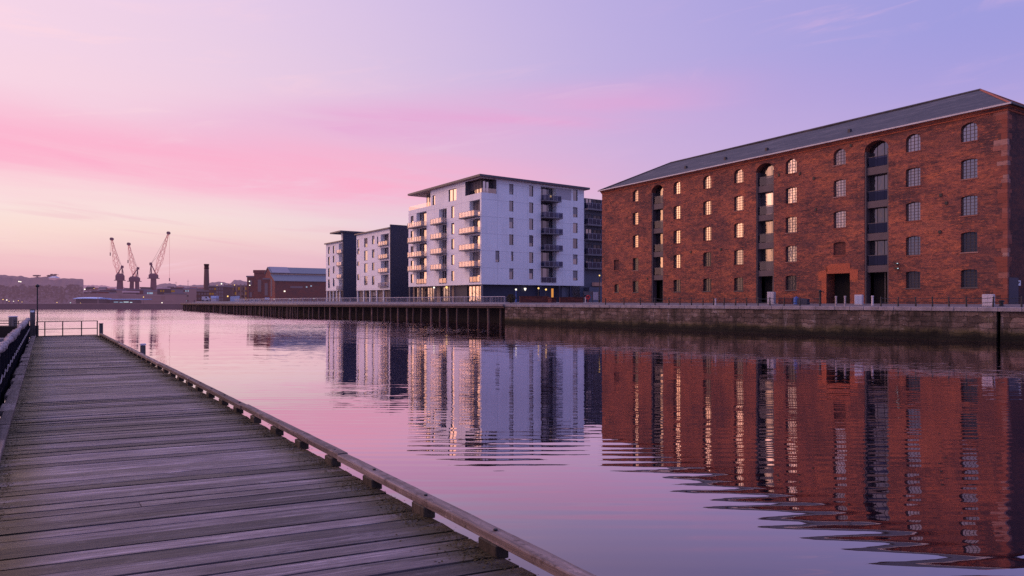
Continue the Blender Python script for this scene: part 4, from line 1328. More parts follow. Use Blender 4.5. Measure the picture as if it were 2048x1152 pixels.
mb = MB(GZ); mb.fbox(fr_, ur(1128), ur(1142), GZ + 0.1, ZB - 0.3, SB - 0.06, SB - 0.01); mb.build('door', 'blueblock', flats)
mb = MB(GZ); mb.lathe([(0.1, zr(1053, 581)), (0.28, zr(1053, 577)), (0.24, zr(1053, 576))], (ur(1053), SB - 0.4, 0), 8); mb.build('wall_light', 'white', flats)
mb = MB(GZ); mb.lathe([(0.1, zl(889, 577)), (0.26, zl(889, 575)), (0.26, zl(889, 573.5)), (0.1, zl(889, 572.5))], (SB - 0.35, ul(889), 0), 8); mb.build('wall_light', 'warm', flats)
mb = MB(GZ); mb.fbox(fr_, ur(1108), ur(1110), zr(1109, 393), zr(1109, 389), BR - 0.2, BR - 0.1); mb.build('wall_light', 'warm', flats)


# ---- two smaller blocks farther along the wharf
def small_block(C, px_far, ztop, zbase, dark_w, dark_top, label, wincols, rec, ground, cap=None, name='apartment_building'):
    root = make_root(name, label, C, 'apartment building')
    uu = lambda px: face_u(C, DL, px); zz = lambda px, py: face_z(C, DL, px, py)
    L = uu(px_far)
    ops_ = []; ws = []
    for (pa, pb), rows in wincols:
        for y0, y1 in rows:
            q = (uu(pb), uu(pa), zz((pa + pb) / 2, y1), zz((pa + pb) / 2, y0)); ws.append(q); ops_.append(q + (0.0, 0.2))
    (pa, pb), rows = rec
    rs = []
    for y0, y1 in rows:
        q = (max(0.25, uu(pb)), uu(pa), zz((pa + pb) / 2, y1), zz((pa + pb) / 2, y0)); rs.append(q); ops_.append(q + (0.0, 1.3))
    m = MB(GZ); facade(m, fl_, 0.0, L, zbase, ztop, ops_)
    m.poly([(0, L, zbase), (14, L, zbase), (14, L, ztop), (0, L, ztop)])
    m.poly([(0, 0, ztop), (14, 0, ztop), (14, L, ztop), (0, L, ztop)])
    m.poly([(0, 0, zbase), (14, 0, zbase), (14, L, zbase), (0, L, zbase)])
    m.build('wall', 'render', root)
    for q in ws:
        window(root, fl_, q[0], q[1], q[2], q[3], 0.2, 'glass_half')
    for q in rs:
        window(root, fl_, q[0] + 0.003, q[1] - 0.003, q[2] + 0.02, q[3] - 0.02, 1.28, 'glass', 1)
        balcony(root, fl_, q[0], q[1] + 0.8, q[2] + 0.02, 0.5, h=1.0)
    m = MB(GZ); m.box(-0.15, dark_w, -0.5, -0.003, GZ, dark_top); m.build('end_wall', 'navy', root)
    m = MB(GZ); m.box(-0.5, 14.5, 0.003, L + 0.4, ztop + 0.003, ztop + 0.35); m.build('roof', 'roofgrey', root)
    m = MB(GZ); m.fbox(fl_, 0.003, L - 0.2, GZ, zbase - 0.004, 0.9, 1.1); m.build('base', 'shopfront', root)
    for pa, pb in ground:
        window(root, fl_, uu(pb), uu(pa), GZ + 0.1, zbase - 0.4, 0.85, 'glass_half', 1)
    n = 5
    for k in range(n + 1):
        u = 0.05 + (L - 0.5) * k / n; m = MB(GZ); m.fbox(fl_, u, u + 0.35, GZ, zbase - 0.004, 0.1, 0.45); m.build('column', 'render', root)
    if cap:
        m = MB(GZ); m.box(0.6, 12, 0.3, cap[0], ztop + 0.353, cap[1]); m.build('penthouse', 'render', root)
        m = MB(GZ); m.box(-1.2, 13, -0.8, cap[0] + cap[2], cap[1] + 0.003, cap[1] + 0.45); m.build('canopy_roof', 'roofgrey', root)
    return root


C2 = Vector((-32.5, 182.2, 0))
y_ = lambda v: 420 + v / 5.235
x_ = lambda v: 640 + v / 5.235
small_block(C2, 713, 22.6, zat(y_(838), 190), 20, zat(449, 182), 'middle white apartment block with a tall navy end wall beside the large block',
            [((x_(463), x_(497)), [(y_(a), y_(b)) for a, b in ((295, 390), (425, 530), (560, 655), (692, 787))]),
             ((x_(545), x_(570)), [(y_(a), y_(b)) for a, b in ((270, 358), (412, 500), (552, 632), (692, 785))]),
             ((x_(390), x_(411)), [(y_(a), y_(b)) for a, b in ((310, 395), (405, 465), (540, 585), (672, 735))]),
             ((x_(597), x_(609)), [(y_(280), y_(355))])],
            ((x_(637), x_(720)), [(y_(a), y_(b)) for a, b in ((250, 368), (392, 505), (530, 650), (675, 800))]),
            [(x_(625), x_(650)), (x_(675), x_(712)), (x_(520), x_(580)), (x_(465), x_(495)), (x_(420), x_(440))])
C3 = Vector((-52.0, 210.0, 0))
small_block(C3, 652, 21.6, zat(y_(845), 216), 16, zat(462.8, 210), 'smallest white apartment block with navy end wall and thin flat canopy roof',
            [((x_(84), x_(103)), [(y_(a), y_(b)) for a, b in ((385, 460), (490, 580), (610, 700), (727, 818))]),
             ((x_(135), x_(152)), [(y_(a), y_(b)) for a, b in ((375, 455), (480, 550), (590, 665), (715, 800))])],
            ((x_(197), x_(243)), [(y_(a), y_(b)) for a, b in ((348, 450), (462, 580), (596, 710), (728, 830))]),
            [(x_(95), x_(128)), (x_(185), x_(228))], cap=(3.0, zat(464.5, 210), 5.0))

# ---- dark balcony block behind, between the white block and the warehouse
C4 = spot(1160, 172)
db = make_root('apartment_building', 'dark blue grey block of glass balconies in the gap beside the brick warehouse', C4, 'apartment building')
u4 = lambda px: face_u(C4, DR, px)
L4 = u4(1216)
z4 = lambda py: face_z(C4, DR, 1185, py)
mb = MB(GZ); mb.fbox(fr_, 0, L4, GZ, z4(403), 0, 10); mb.build('wall', 'blueblock', db)
mb = MB(GZ); mb.fbox(fr_, -0.2, L4, z4(403) + 0.003, z4(396), 1.2, 10); mb.build('roof', 'roofgrey', db)
for k, yy in enumerate((419, 450, 479, 509, 536)):
    z = z4(yy)
    balcony(db, fr_, u4(1168), L4, z, 1.6, h=1.35, gm='sheer_dark', slab=0.4)
    window(db, fr_, u4(1171), u4(1183), z + 0.1, z + 2.6, -0.02, 'glass_half', 1)
    window(db, fr_, u4(1186), u4(1201), z + 0.1, z + 2.5, -0.02, 'glass_dim', 1)
mb = MB(GZ); mb.fbox(fr_, u4(1184), u4(1203), z4(572), z4(565), -1.0, -0.02); mb.build('awning', 'scaffold', db)
mb = MB(GZ); mb.fbox(fr_, u4(1168), u4(1203), GZ, z4(575), -2.0, -0.03); mb.build('base', 'blueblock', db)

# ------------------------------------------------------------------ red shed and town beyond the wharf
SC = spot(550, 270)
sh = thing('dockside_shed', 'long red brick shed with two tier blue grey metal roof', 'shed', (SC.x, SC.y, GZ), math.atan2(DR.y, DR.x))
LS = 48.0
zw = zat(561.5, 270)
mb = MB(GZ)
prof = [(0, GZ), (0, zw), (5, zw + 2.6), (5, zw + 3.4), (9, zw + 5.6), (13, zw + 3.4), (13, zw + 2.6), (18, zw), (18, GZ)]
mb.poly([(0, y, z) for y, z in prof])
mb.poly([(0, 0, GZ), (LS, 0, GZ), (LS, 0, zw), (0, 0, zw)])
mb.poly([(LS, y, z) for y, z in prof])
mb.build('wall', 'brick_far', sh)
mb = MB(GZ); mb.loft([[(x, -0.5, zw - 0.15), (x, 5, zw + 2.65), (x, 5, zw + 2.8), (x, -0.5, zw + 0.05)] for x in (-0.4, LS)]); mb.build('roof', 'metal_roof', sh)
mb = MB(GZ); mb.loft([[(x, 4.4, zw + 3.15), (x, 9, zw + 5.65), (x, 13.6, zw + 3.15), (x, 13.6, zw + 3.35), (x, 9, zw + 5.85), (x, 4.4, zw + 3.35)] for x in (-0.4, LS)]); mb.build('roof', 'metal_roof', sh)
mb = MB(GZ); mb.loft([[(x, 4.35, zw + 3.38), (x, 8.9, zw + 5.9), (x, 8.9, zw + 5.95), (x, 4.35, zw + 3.43)] for x in (0.2, 7.5)]); mb.build('roof_panel', 'metal_roof_lite', sh)
mb = MB(GZ); mb.box(6, 11, -0.1, -0.01, zat(576, 272), zat(572, 272)); mb.build('wall_sign', 'slate_far', sh)
for px, py in ((569, 582.5), (622, 572), (613, 574)):
    u = face_u(SC, DR, px); z = zat(py, SC.y + u * DR.y)
    mb = MB(GZ); mb.box(u - 0.25, u + 0.25, -0.3, -0.01, z - 0.25, z + 0.25); mb.build('wall_light', 'townwin' if px > 600 else 'white', sh)
for k, y in enumerate((4.0, 9.5)):
    mb = MB(GZ); mb.box(-0.08, -0.01, y, y + 1.6, GZ + 2, GZ + 9); mb.build('window', 'slate_far', sh)


def block(name, pa, pb, pyt, d, mat, label, cat='building', roofmat='slate_far', depth=10.0, par=0.6, wins=None, wmat='slate_far', gzv=None, rz=0.0):
    a, b = spot(pa, d), spot(pb, d); z0 = GZ if gzv is None else gzv
    zt = zat(pyt, d)
    t_ = thing(name, label, cat, ((a.x + b.x) / 2, d, z0), rz)
    hw = (b.x - a.x) / 2
    m = MB(z0); m.box(-hw, hw, 0, depth, z0, zt - par); m.build('wall', mat, t_)
    m = MB(z0); m.bevbox(-hw - 0.3, hw + 0.3, -0.3, depth + 0.3, zt - par + 0.003, zt, 0.1); m.build('roof', roofmat, t_)
    if wins:
        nx, nz_, w_, h_ = wins
        for j in range(nz_):
            for i in range(nx):
                x = -hw + 2 * hw * (i + 0.5) / nx; z = z0 + (zt - par - z0) * (j + 0.55) / nz_
                m = MB(z0); m.box(x - w_ / 2, x + w_ / 2, -0.06, -0.004, z - h_ / 2, z + h_ / 2)
                m.build('window', wmat if not isinstance(wmat, (list, tuple)) else random.choice(wmat), t_)
    return t_


tw = block('brick_tower', 508, 530, 540, 282, 'brick_far', 'square red brick tower with a stepped top next to the shed', 'tower', 'brick_far', 6, 1.2, (1, 1, 1.4, 5))
block('brick_building', 494, 508, 551.5, 284, 'brick_far', 'low red brick annex against the brick tower', depth=8, wins=(1, 2, 1.2, 2))
block('brick_building', 527, 549, 556, 276, 'brick_far', 'red brick wing between the tower and the gabled shed', depth=6, wins=(2, 1, 1.2, 5))
ch = thing('factory_chimney', 'tall tapering dark brick factory chimney above the low town', 'chimney', tuple(spot(413, 330).xy) + (GZ,))
zt = zat(528, 330)
mb = MB(GZ); mb.lathe([(1.5, GZ), (1.4, GZ + 3), (1.05, zt - 2.4)], n=12); mb.build('shaft', 'brick_mid', ch)
mb = MB(GZ); mb.lathe([(1.06, zt - 2.397), (1.2, zt - 2.0), (1.05, zt - 1.7), (1.05, zt - 0.8), (1.22, zt - 0.5), (1.15, zt)], n=12); mb.build('crown', 'brick_dark', ch)
block('brick_building', 432, 447, 571.5, 300, 'brick_mid', 'tall brown brick building beside the billboard', depth=10, wins=(3, 4, 0.8, 1.2))
block('brick_building', 418, 433, 571, 312, 'brick_mid', 'brown building with small lit windows beside the chimney', depth=10, wins=(3, 3, 0.9, 0.8), wmat=['slate_far', 'orangewin'])
block('brick_building', 390, 419, 581, 322, 'brick_mid', 'low red brown building at the foot of the chimney', depth=12, wins=(5, 2, 0.8, 1))
block('office_building', 366, 392, 577, 345, 'town_blue', 'dark office block with a band of pale blue windows', wins=(5, 2, 2.2, 0.9), wmat=['slate_far', 'townwin', 'slate_far'])
block('office_building', 350, 366, 581, 352, 'town_pale', 'grey office block with two pale blue lit bays before the hill', wins=(2, 3, 1.8, 1.6), wmat=['slate_far', 'townwin'])
block('brick_building', 330, 351, 586, 300, 'shed_far', 'dark shed at the end of the far quay behind the timber wharf', depth=10, gzv=2.0)
# frame building with scaffold and orange work lights
fb = block('frame_building', 449, 494, 570, 318, 'brick_mid', 'half built brown frame building with orange lights behind the billboard', depth=8, wins=(7, 3, 0.9, 1.3), wmat=['slate_far', 'slate_far', 'orangewin'])
mb = MB(GZ)
dd = 318
for px in (452, 460, 468, 476, 484, 492):
    x = spot(px, dd).x - fb.location.x; mb.box(x - 0.15, x + 0.15, -1.6, -1.3, GZ, zat(568, dd))
for py in (574, 582, 590):
    mb.box(spot(450, dd).x - fb.location.x, spot(493, dd).x - fb.location.x, -1.28, -0.2, zat(py, dd) - 0.1, zat(py, dd) + 0.1)
mb.build('scaffold_frame', 'scaffold', fb)
# billboard and graffiti panels near the wharf edge
p0 = spot(470, 262)
t = thing('billboard', 'large blank pale blue billboard beyond the timber wharf', 'billboard', (p0.x, p0.y, GZ))
mb = MB(GZ); mb.loft([[(-1.85, -0.1, zat(603.5, 262)), (1.65, -0.1, zat(604, 262)), (1.8, -0.1, zat(591.5, 262)), (-1.75, -0.1, zat(593, 262))], [(-1.85, 0.1, zat(603.5, 262)), (1.65, 0.1, zat(604, 262)), (1.8, 0.1, zat(591.5, 262)), (-1.75, 0.1, zat(593, 262))]]); mb.build('board', 'board', t)
for x in (-1.2, 1.2):
    mb = MB(GZ); mb.box(x - 0.1, x + 0.1, 0.11, 0.3, GZ, zat(594, 262)); mb.build('leg', 'steelgrey', t)


def scrawl(mbx, x0, x1, z0, z1, y, n, seed):
    rr = random.Random(seed)
    for k in range(n):
        cx = x0 + (x1 - x0) * (k + 0.5) / n; w_ = (x1 - x0) / n * 0.42; h_ = (z1 - z0) * 0.42; cz = (z0 + z1) / 2
        pts = [(cx + w_ * math.cos(a) * rr.uniform(0.5, 1), y, cz + h_ * math.sin(a) * rr.uniform(0.6, 1)) for a in (rr.uniform(0, 1), 1.3, 2.6, 3.6, 4.7, 5.6)]
        mbx.path(pts, 0.09, 4)
for i, (pa, pb, y0, y1, lb) in enumerate(((499, 509, 597.5, 606, 'white hoarding panel with dark scrawled graffiti nearer the billboard'), (509.5, 520, 597.5, 606, 'white hoarding panel with dark scrawled graffiti nearer the red shed'), (478, 490, 597, 606, 'grey hoarding covered in pale scrawl right beside the billboard'))):
    d = 256; a, b = spot(pa, d), spot(pb, d)
    t = thing('hoarding', lb, 'hoarding', ((a.x + b.x) / 2, d, GZ)); hw = (b.x - a.x) / 2
    mb = MB(GZ); mb.box(-hw, hw, 0, 0.12, GZ, zat(y0, d)); mb.build('panel', 'cream' if i < 2 else 'slate_far', t)
    mb = MB(GZ); scrawl(mb, -hw, hw, GZ, zat(y0, d), -0.06, 3, i); mb.build('graffiti', 'signblack' if i < 2 else 'cream', t)
d = 258; a, b = spot(529.5, d), spot(539, d)
t = thing('info_board', 'pale blue information board on two legs before the shed gable', 'notice board', ((a.x + b.x) / 2, d, GZ))
mb = MB(GZ); mb.box(-0.85, 0.85, -0.05, 0.05, zat(600, d), zat(595, d)); mb.build('panel', 'board', t)
for x in (-0.6, 0.6):
    mb = MB(GZ); mb.box(x - 0.06, x + 0.06, 0.052, 0.15, GZ, zat(596, d)); mb.build('leg', 'steelgrey', t)
d = 275; a, b = spot(422, d), spot(432, d)
t = thing('cabin', 'small pale cabin with a blue top on the quay below the chimney', 'cabin', ((a.x + b.x) / 2, d, GZ))
mb = MB(GZ); mb.box(-1.0, 1.0, 0, 2.5, GZ, zat(597, d)); mb.build('wall', 'cream', t)
mb = MB(GZ); mb.bevbox(-1.1, 1.1, -0.1, 2.6, zat(597, d) + 0.003, zat(592, d), 0.1); mb.build('roof', 'blue_roof', t)
d = 268
p0 = spot(410, d)
t = thing('parked_van', 'pale parked van on the quay edge below the chimney', 'van', (p0.x, p0.y, GZ))
mb = MB(); mb.loft([[(-1.3, y, 0.35), (1.3, y, 0.35), (1.35, y, 1.1), (0.95, y, 1.25), (0.6, y, 1.9), (-1.3, y, 1.95)] for y in (0, 1.6)]); mb.build('body', 'cream', t)
for x in (-0.8, 0.85):
    mb = MB(); mb.loft([[(x + 0.3 * math.cos(k * math.pi / 5), y, 0.32 + 0.3 * math.sin(k * math.pi / 5)) for k in range(10)] for y in (-0.05, 0.2)]); mb.build('wheel', 'iron', t)
mb = MB(); mb.poly([(0.63, -0.02, 1.2), (0.9, -0.02, 1.2), (0.62, -0.02, 1.8), (0.2, -0.02, 1.8), (0.2, -0.02, 1.2)]); mb.build('window', 'signblack', t)
# town lamps
for px, py, d, m_, lb, r in (
        (388.5, 609 - 3, 250, 'cool', 'white lamp at the tip of the timber wharf', .28),
        (443, 567.5, 330, 'white', 'bright white floodlight above the brown brick building', .45),
        (434, 571, 330, 'warm', 'yellowish floodlight on the roofline beside the chimney', .3),
        (469, 570, 316, 'warm', 'small warm lamp at the top of the frame building', .28),
        (455.5, 592.5, 290, 'warm', 'orange lamp low before the frame building', .4),
        (499, 562.5, 280, 'white', 'upper white lamp on the annex beside the tower', .3),
        (499.5, 570.5, 280, 'white', 'lower white lamp on the annex beside the tower', .3),
        (548, 598, 262, 'white', 'slim lamp at the corner of the red shed', .2),
        (580, 598, 262, 'cool', 'bluish lamp at a door of the red shed', .25)):
    lamp(px, py, d, m_, lb, 'steelgrey', r=r * 0.75)

# ------------------------------------------------------------------ dock cranes
def crane(px, d, label, tower, house, jib, mast, hook, portal=False):
    p = spot(px, d)
    t_ = thing('dock_crane', label, 'crane', (p.x, p.y, 2.0), 0.0, 'dock cranes on the far quay')
    X = lambda q: spot(q, d).x - p.x
    Z = lambda q: zat(q, d)
    s_ = d / F
    if portal:
        for off in (-1, 1):
            m = MB(2.0); m.loft([[(X(px + off * 6.5) + a * s_ * 2.2 + 0, b * 1.2, 2.0) for a, b in ((-1, -1), (1, -1), (1, 1), (-1, 1))], [(X(px + off * 5) + a * s_ * 2, b * 1.0, Z(tower)) for a, b in ((-1, -1), (1, -1), (1, 1), (-1, 1))]]); m.build('leg', 'crane', t_)
    else:
        m = MB(2.0); m.loft([[(a * s_ * 4.6, b * 1.6, 2.0) for a, b in ((-1, -1), (1, -1), (1, 1), (-1, 1))], [(a * s_ * 3.4, b * 1.0, Z(tower)) for a, b in ((-1, -1), (1, -1), (1, 1), (-1, 1))]]); m.build('tower', 'crane', t_)
    y0, y1, hw = house
    m = MB(2.0); m.loft([[(X(px) + a * s_ * hw, b * 1.8, Z(y0)) for a, b in ((-1, -1), (1, -1), (1, 1), (-1, 1))], [(X(px) + a * s_ * hw, b * 1.8, Z((y0 * .35 + y1 * .65))) for a, b in ((-1, -1), (1, -1), (1, 1), (-1, 1))], [(X(px) + a * s_ * hw * .6, b * 1.4, Z(y1)) for a, b in ((-1, -1), (1, -1), (1, 1), (-1, 1))]]); m.build('machine_house', 'crane', t_)
    m = MB(2.0); m.box(X(px) - s_ * hw * 1.35, X(px) + s_ * hw * 1.3, -2.1, 2.1, Z(y0) - 0.35, Z(y0) - 0.003); m.build('platform', 'crane', t_)
    # lattice jib
    (jx, jy), (tx, ty) = jib
    A0 = Vector((X(jx), 0, Z(jy))); B0 = Vector((X(tx), 0, Z(ty)))
    dv = (B0 - A0).normalized(); pv = Vector((-dv.z, 0, dv.x)); yv = Vector((0, 1, 0))
    n_ = 13
    m = MB(2.0); sec = []
    for k in range(n_ + 1):
        f = k / n_; hw_ = 1.05 * (0.45 + 0.75 * f * 2 if f < 0.3 else 0.9 * (1 - f) / 0.7 + 0.22); c = A0.lerp(B0, f)
        sec.append([c + pv * hw_ + yv * hw_ * .7, c - pv * hw_ + yv * hw_ * .7, c - pv * hw_ - yv * hw_ * .7, c + pv * hw_ - yv * hw_ * .7])
    for j in range(4):
        m.path([q[j] for q in sec], 0.065, 4)
    for k in range(n_):
        for j in range(4):
            a, b = (sec[k][j], sec[k + 1][(j + 1) % 4]) if (k + j) % 2 == 0 else (sec[k + 1][j], sec[k][(j + 1) % 4])
            m.tube(a, b, 0.05, 4)
    m.build('jib', 'crane_red', t_)
    m = MB(2.0); m.tube(B0 + Vector((0, -0.6, 0)), B0 + Vector((0, 0.6, 0)), 0.75, 10); m.build('jib_head', 'crane', t_)
    # mast and ties
    mx, my = mast
    T = Vector((X(mx), 0, Z(my))); Bm = Vector((X(px), 0, Z(y1)))
    m = MB(2.0)
    for o_ in (-1.0, 1.0):
        m.tube(Bm + Vector((o_ * 0.8, o_ * 0.5, 0)), T, 0.28, 5, 0.22)
    m.tube(Bm + Vector((0.9 * (1 if mx > px else -1) * 2, 0, 0)), T, 0.16, 4)
    m.build('mast', 'crane', t_)
    m = MB(2.0); m.tube(T + Vector((0, 0, -0.5)), T + Vector((0.2 * (1 if mx > px else -1), 0, 0.7)), 0.75, 8, 0.6); m.build('counterweight', 'crane', t_)
    m = MB(2.0); m.tube(T, B0, 0.05, 4); m.tube(T, A0.lerp(B0, 0.62), 0.05, 4); m.build('stay_cable', 'crane', t_)
    hx, hy = hook
    m = MB(2.0); m.tube((X(hx), 0, Z(ty)), (X(hx), 0, Z(hy)), 0.045, 4); m.tube(B0, (X(hx), 0, Z(ty) - 0.1), 0.045, 4); m.build('hoist_cable', 'crane_red', t_)
    m = MB(2.0); m.tube((X(hx), 0, Z(hy)), (X(hx), 0, Z(hy) - 1.6), 0.22, 6); m.build('hook_block', 'crane', t_)


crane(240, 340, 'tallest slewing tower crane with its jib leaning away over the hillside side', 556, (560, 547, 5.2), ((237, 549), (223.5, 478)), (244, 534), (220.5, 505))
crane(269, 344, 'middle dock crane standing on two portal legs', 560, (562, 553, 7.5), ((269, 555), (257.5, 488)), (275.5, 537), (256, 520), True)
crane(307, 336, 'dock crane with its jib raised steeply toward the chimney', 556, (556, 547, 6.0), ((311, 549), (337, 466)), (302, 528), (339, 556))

# ------------------------------------------------------------------ far shore: hills, sheds, lights
def ridge(name, pts, d, mat, depth=60.0, rough=0.6, base=2.0, trees=0.0, seed=1):
    """A hill: crest heights along bearings, falling toward the viewer and away."""
    m = MB(); cols_ = []
    fine = []
    for k in range(len(pts) - 1):
        (xa, ya), (xb, yb) = pts[k], pts[k + 1]
        n_ = max(1, int(abs(xb - xa) / 1.6))
        for i in range(n_):
            f = i / n_; fine.append((xa + (xb - xa) * f, ya + (yb - ya) * f))
    fine.append(pts[-1])
    rows = [(-1.0, 0.0), (-0.75, 0.35), (-0.5, 0.6), (-0.25, 0.85), (0.0, 1.0), (0.5, 0.7), (1.0, 0.0)]
    for px, py in fine:
        x = brg(px) * d; z = zat(py, d)
        c = []
        for q, h in rows:
            hh = base + (z - base) * h
            if h > 0:
                hh += (noise.noise(Vector((x * 0.09, q * 3, seed))) * 1.1 + noise.noise(Vector((x * 0.35, q * 5, seed + 4))) * 0.55) * rough * (1.0 if h == 1 else 1.6)
                if trees:
                    hh += max(0, noise.noise(Vector((x * 0.22, q * 7, seed + 9)))) * trees
            dq = d + q * depth
            c.append(Vector((brg(px) * dq, dq, hh)))
        cols_.append(c)
    i0 = len(m.v); R = len(rows)
    for c in cols_:
        m.v += c
    for a in range(len(cols_) - 1):
        for b in range(R - 1):
            p = i0 + a * R + b; m.f.append((p, p + R, p + R + 1, p + 1))
    m.f.append(tuple(i0 + b for b in range(R))); m.f.append(tuple(i0 + (len(cols_) - 1) * R + b for b in range(R)))
    return struct(m.build(name, mat))


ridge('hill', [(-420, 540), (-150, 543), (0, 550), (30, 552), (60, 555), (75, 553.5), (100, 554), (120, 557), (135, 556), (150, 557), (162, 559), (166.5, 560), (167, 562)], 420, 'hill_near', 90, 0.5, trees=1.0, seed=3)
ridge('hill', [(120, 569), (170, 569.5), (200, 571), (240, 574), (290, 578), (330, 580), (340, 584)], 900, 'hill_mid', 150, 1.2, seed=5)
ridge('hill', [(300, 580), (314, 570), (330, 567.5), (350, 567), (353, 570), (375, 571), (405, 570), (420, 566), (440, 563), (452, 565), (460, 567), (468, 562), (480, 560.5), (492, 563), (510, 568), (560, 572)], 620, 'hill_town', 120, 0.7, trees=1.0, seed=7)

# far wood on the lower slopes: one mass of leaf clumps
m = MB(); rr = random.Random(4)
for k in range(5200):
    px = rr.uniform(-120, 330); d = rr.uniform(330, 372)
    top = 582 + 7 * noise.noise(Vector((px * 0.03, 2, 1))) + 4 * noise.noise(Vector((px * 0.12, 5, 1))) - (10 if px < 165 else 0)
    py = rr.uniform(top, 606)
    c = spot(px, d, zat(py, d)); a = Vector((rr.uniform(-1, 1), rr.uniform(-1, 1), rr.uniform(-1, 1))).normalized() * rr.uniform(0.5, 1.1)
    b = a.cross(Vector((rr.uniform(-1, 1), 0.7, rr.uniform(-1, 1)))).normalized() * rr.uniform(0.4, 0.9)
    m.poly([c - a, c + b, c + a, c - b])
struct(m.build('distant_trees', 'wood_far'), 'stuff')


def far_tree(px, py0, py1, d, label, spread=1.0):
    p = spot(px, d); z0 = zat(py0, d); z1 = zat(py1, d); h = z1 - z0
    t_ = thing('pine_tree', label, 'tree', (p.x, p.y, z0 - 3))
    m = MB(); m.path([(0, 0, 0), (0.2, 0, 2), (-0.1, 0, 3 + h * 0.7)], [0.4, 0.3, 0.15], 6); m.build('trunk', 'wood_far', t_)
    m = MB(); r2 = random.Random(int(px))
    for k in range(160):
        a = Vector((r2.gauss(0, 1) * spread * h * 0.42, r2.gauss(0, 0.8), 3 + h * r2.uniform(0.45, 1.0)))
        q = Vector((r2.uniform(-1, 1), r2.uniform(-1, 1), r2.uniform(-.6, .6))).normalized() * 0.42; q2 = q.cross(Vector((0.2, 0.9, 0.4))).normalized() * 0.3
        m.poly([a - q, a + q2, a + q, a - q2])
    m.build('crown', 'wood_far', t_)
far_tree(74, 554, 550.5, 415, 'small flat topped tree on the crest of the dark hillside', 1.6)
far_tree(100, 555, 550.5, 415, 'spreading tree low on the hill crest beside a larger tree', 0.9)
far_tree(107, 556, 548.5, 416, 'largest tree rising above the crest of the dark hillside', 0.7)

for pa, pb, py, d, lb in ((167, 236, 587, 300, 'long dark purple dock shed behind the ferry building'), (236, 300, 589, 302, 'dark purple dock shed below the cranes'), (300, 322, 590, 300, 'small dark dock shed beside the third crane foot')):
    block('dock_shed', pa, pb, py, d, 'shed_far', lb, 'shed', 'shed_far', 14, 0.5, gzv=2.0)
d = 285
a, b = spot(148, d), spot(198, d)
t = thing('ferry_terminal', 'low quayside building with a pale blue curved roof', 'building', ((a.x + b.x) / 2, d, 2.0)); hw = (b.x - a.x) / 2
mb = MB(2.0); mb.box(-hw * 0.85, hw * 0.9, 0, 8, 2.0, zat(597.5, d)); mb.build('wall', 'farwall', t)
mb = MB(2.0)
rg = []
for k in range(11):
    f = k / 10; x = -hw + 2 * hw * f; zt = zat(597.4, d) + 0.22 * math.sin(math.pi * min(1, 0.12 + f * 0.76))
    rg.append([(x, -0.8, zt - 0.25), (x, 9, zt - 0.25), (x, 9, zt), (x, 3, zt + 0.45), (x, -0.8, zt)])
mb.loft(rg); mb.build('roof', 'blue_roof', t)
a, b = spot(200, 292), spot(283, 292)
t = thing('quayside_hall', 'long low hall with a strip of bright blue white windows under the cranes', 'building', ((a.x + b.x) / 2, 292, 2.0)); hw = (b.x - a.x) / 2
mb = MB(2.0); mb.box(-hw, hw, 0, 8, 2.0, zat(599.5, 292)); mb.build('wall', 'farwall', t)
mb = MB(2.0); mb.bevbox(-hw - 0.3, hw + 0.3, -0.4, 8.3, zat(599.5, 292) + 0.003, zat(597.8, 292), 0.08); mb.build('roof', 'blue_roof', t)
rr = random.Random(2)
x = -hw + 0.5
while x < hw - 1.5:
    w_ = rr.uniform(0.6, 2.2); zc = zat(604.6, 292) + rr.uniform(-.08, .08)
    if rr.random() < 0.8:
        mb = MB(2.0); mb.box(x, x + w_, -0.06, -0.004, zc - 0.12, zc + 0.2); mb.build('window', rr.choice(['townwin', 'cool', 'townwin', 'slate_far']), t)
    x += w_ + rr.uniform(0.2, 0.9)
block('quay_building', 283, 326, 600, 288, 'shed_far', 'low dark quay building below the steep jib crane', 'building', 'shed_far', 8, 0.3, gzv=2.0)
# small roofs of the far town, each its own house, stepping up the slopes
rt = random.Random(11)
def roof_house(px, py, d, w_, h_, mat, roofm, label):
    p = spot(px, d, zat(py, d))
    t_ = thing('house', label, 'house', (p.x, p.y, p.z - h_ - 1.2))
    m = MB(); m.box(-w_, w_, 0, w_ * 1.4, -1.5, h_); m.build('wall', mat, t_)
    m = MB(); m.loft([[(-w_ - 0.2, -0.2, h_ + 0.003), (w_ + 0.2, -0.2, h_ + 0.003), (w_ + 0.2, w_ * 1.4 + 0.2, h_ + 0.003), (-w_ - 0.2, w_ * 1.4 + 0.2, h_ + 0.003)], [(-w_, w_ * 0.65, h_ + 1.2), (w_, w_ * 0.65, h_ + 1.2), (w_, w_ * 0.75, h_ + 1.2), (-w_, w_ * 0.75, h_ + 1.2)]]); m.build('roof', roofm, t_)
    return t_
town = [(178, 573, 'pale roofed house at the hill foot beside the cliff edge'), (188, 575.5, 'squat house between the cliff edge and the tall pole lamp'), (203, 574, 'wide house on the skyline before the first crane'), (219, 576.5, 'small house just before the first crane tower'),
        (254, 576, 'small gabled house seen between first and second crane'), (286, 577.5, 'grey gabled house seen between second and third crane'), (328, 574.5, 'house on the ridge beside the hoist cable'), (339, 573, 'broad house on the ridge past the steep crane'), (358, 573.5, 'house on the ridge above the lit office block'), (384, 574, 'house on the ridge before the chimney'), (399, 575, 'narrow house close against the chimney shaft')]
for k, (px, py, lb) in enumerate(town):
    roof_house(px, py, 480 if px < 300 else 430, rt.uniform(1.6, 3.4), rt.uniform(1.6, 2.6), rt.choice(('town_pale', 'town_dark', 'town_blue')), rt.choice(('slate_far', 'town_dark', 'town_red')), lb)
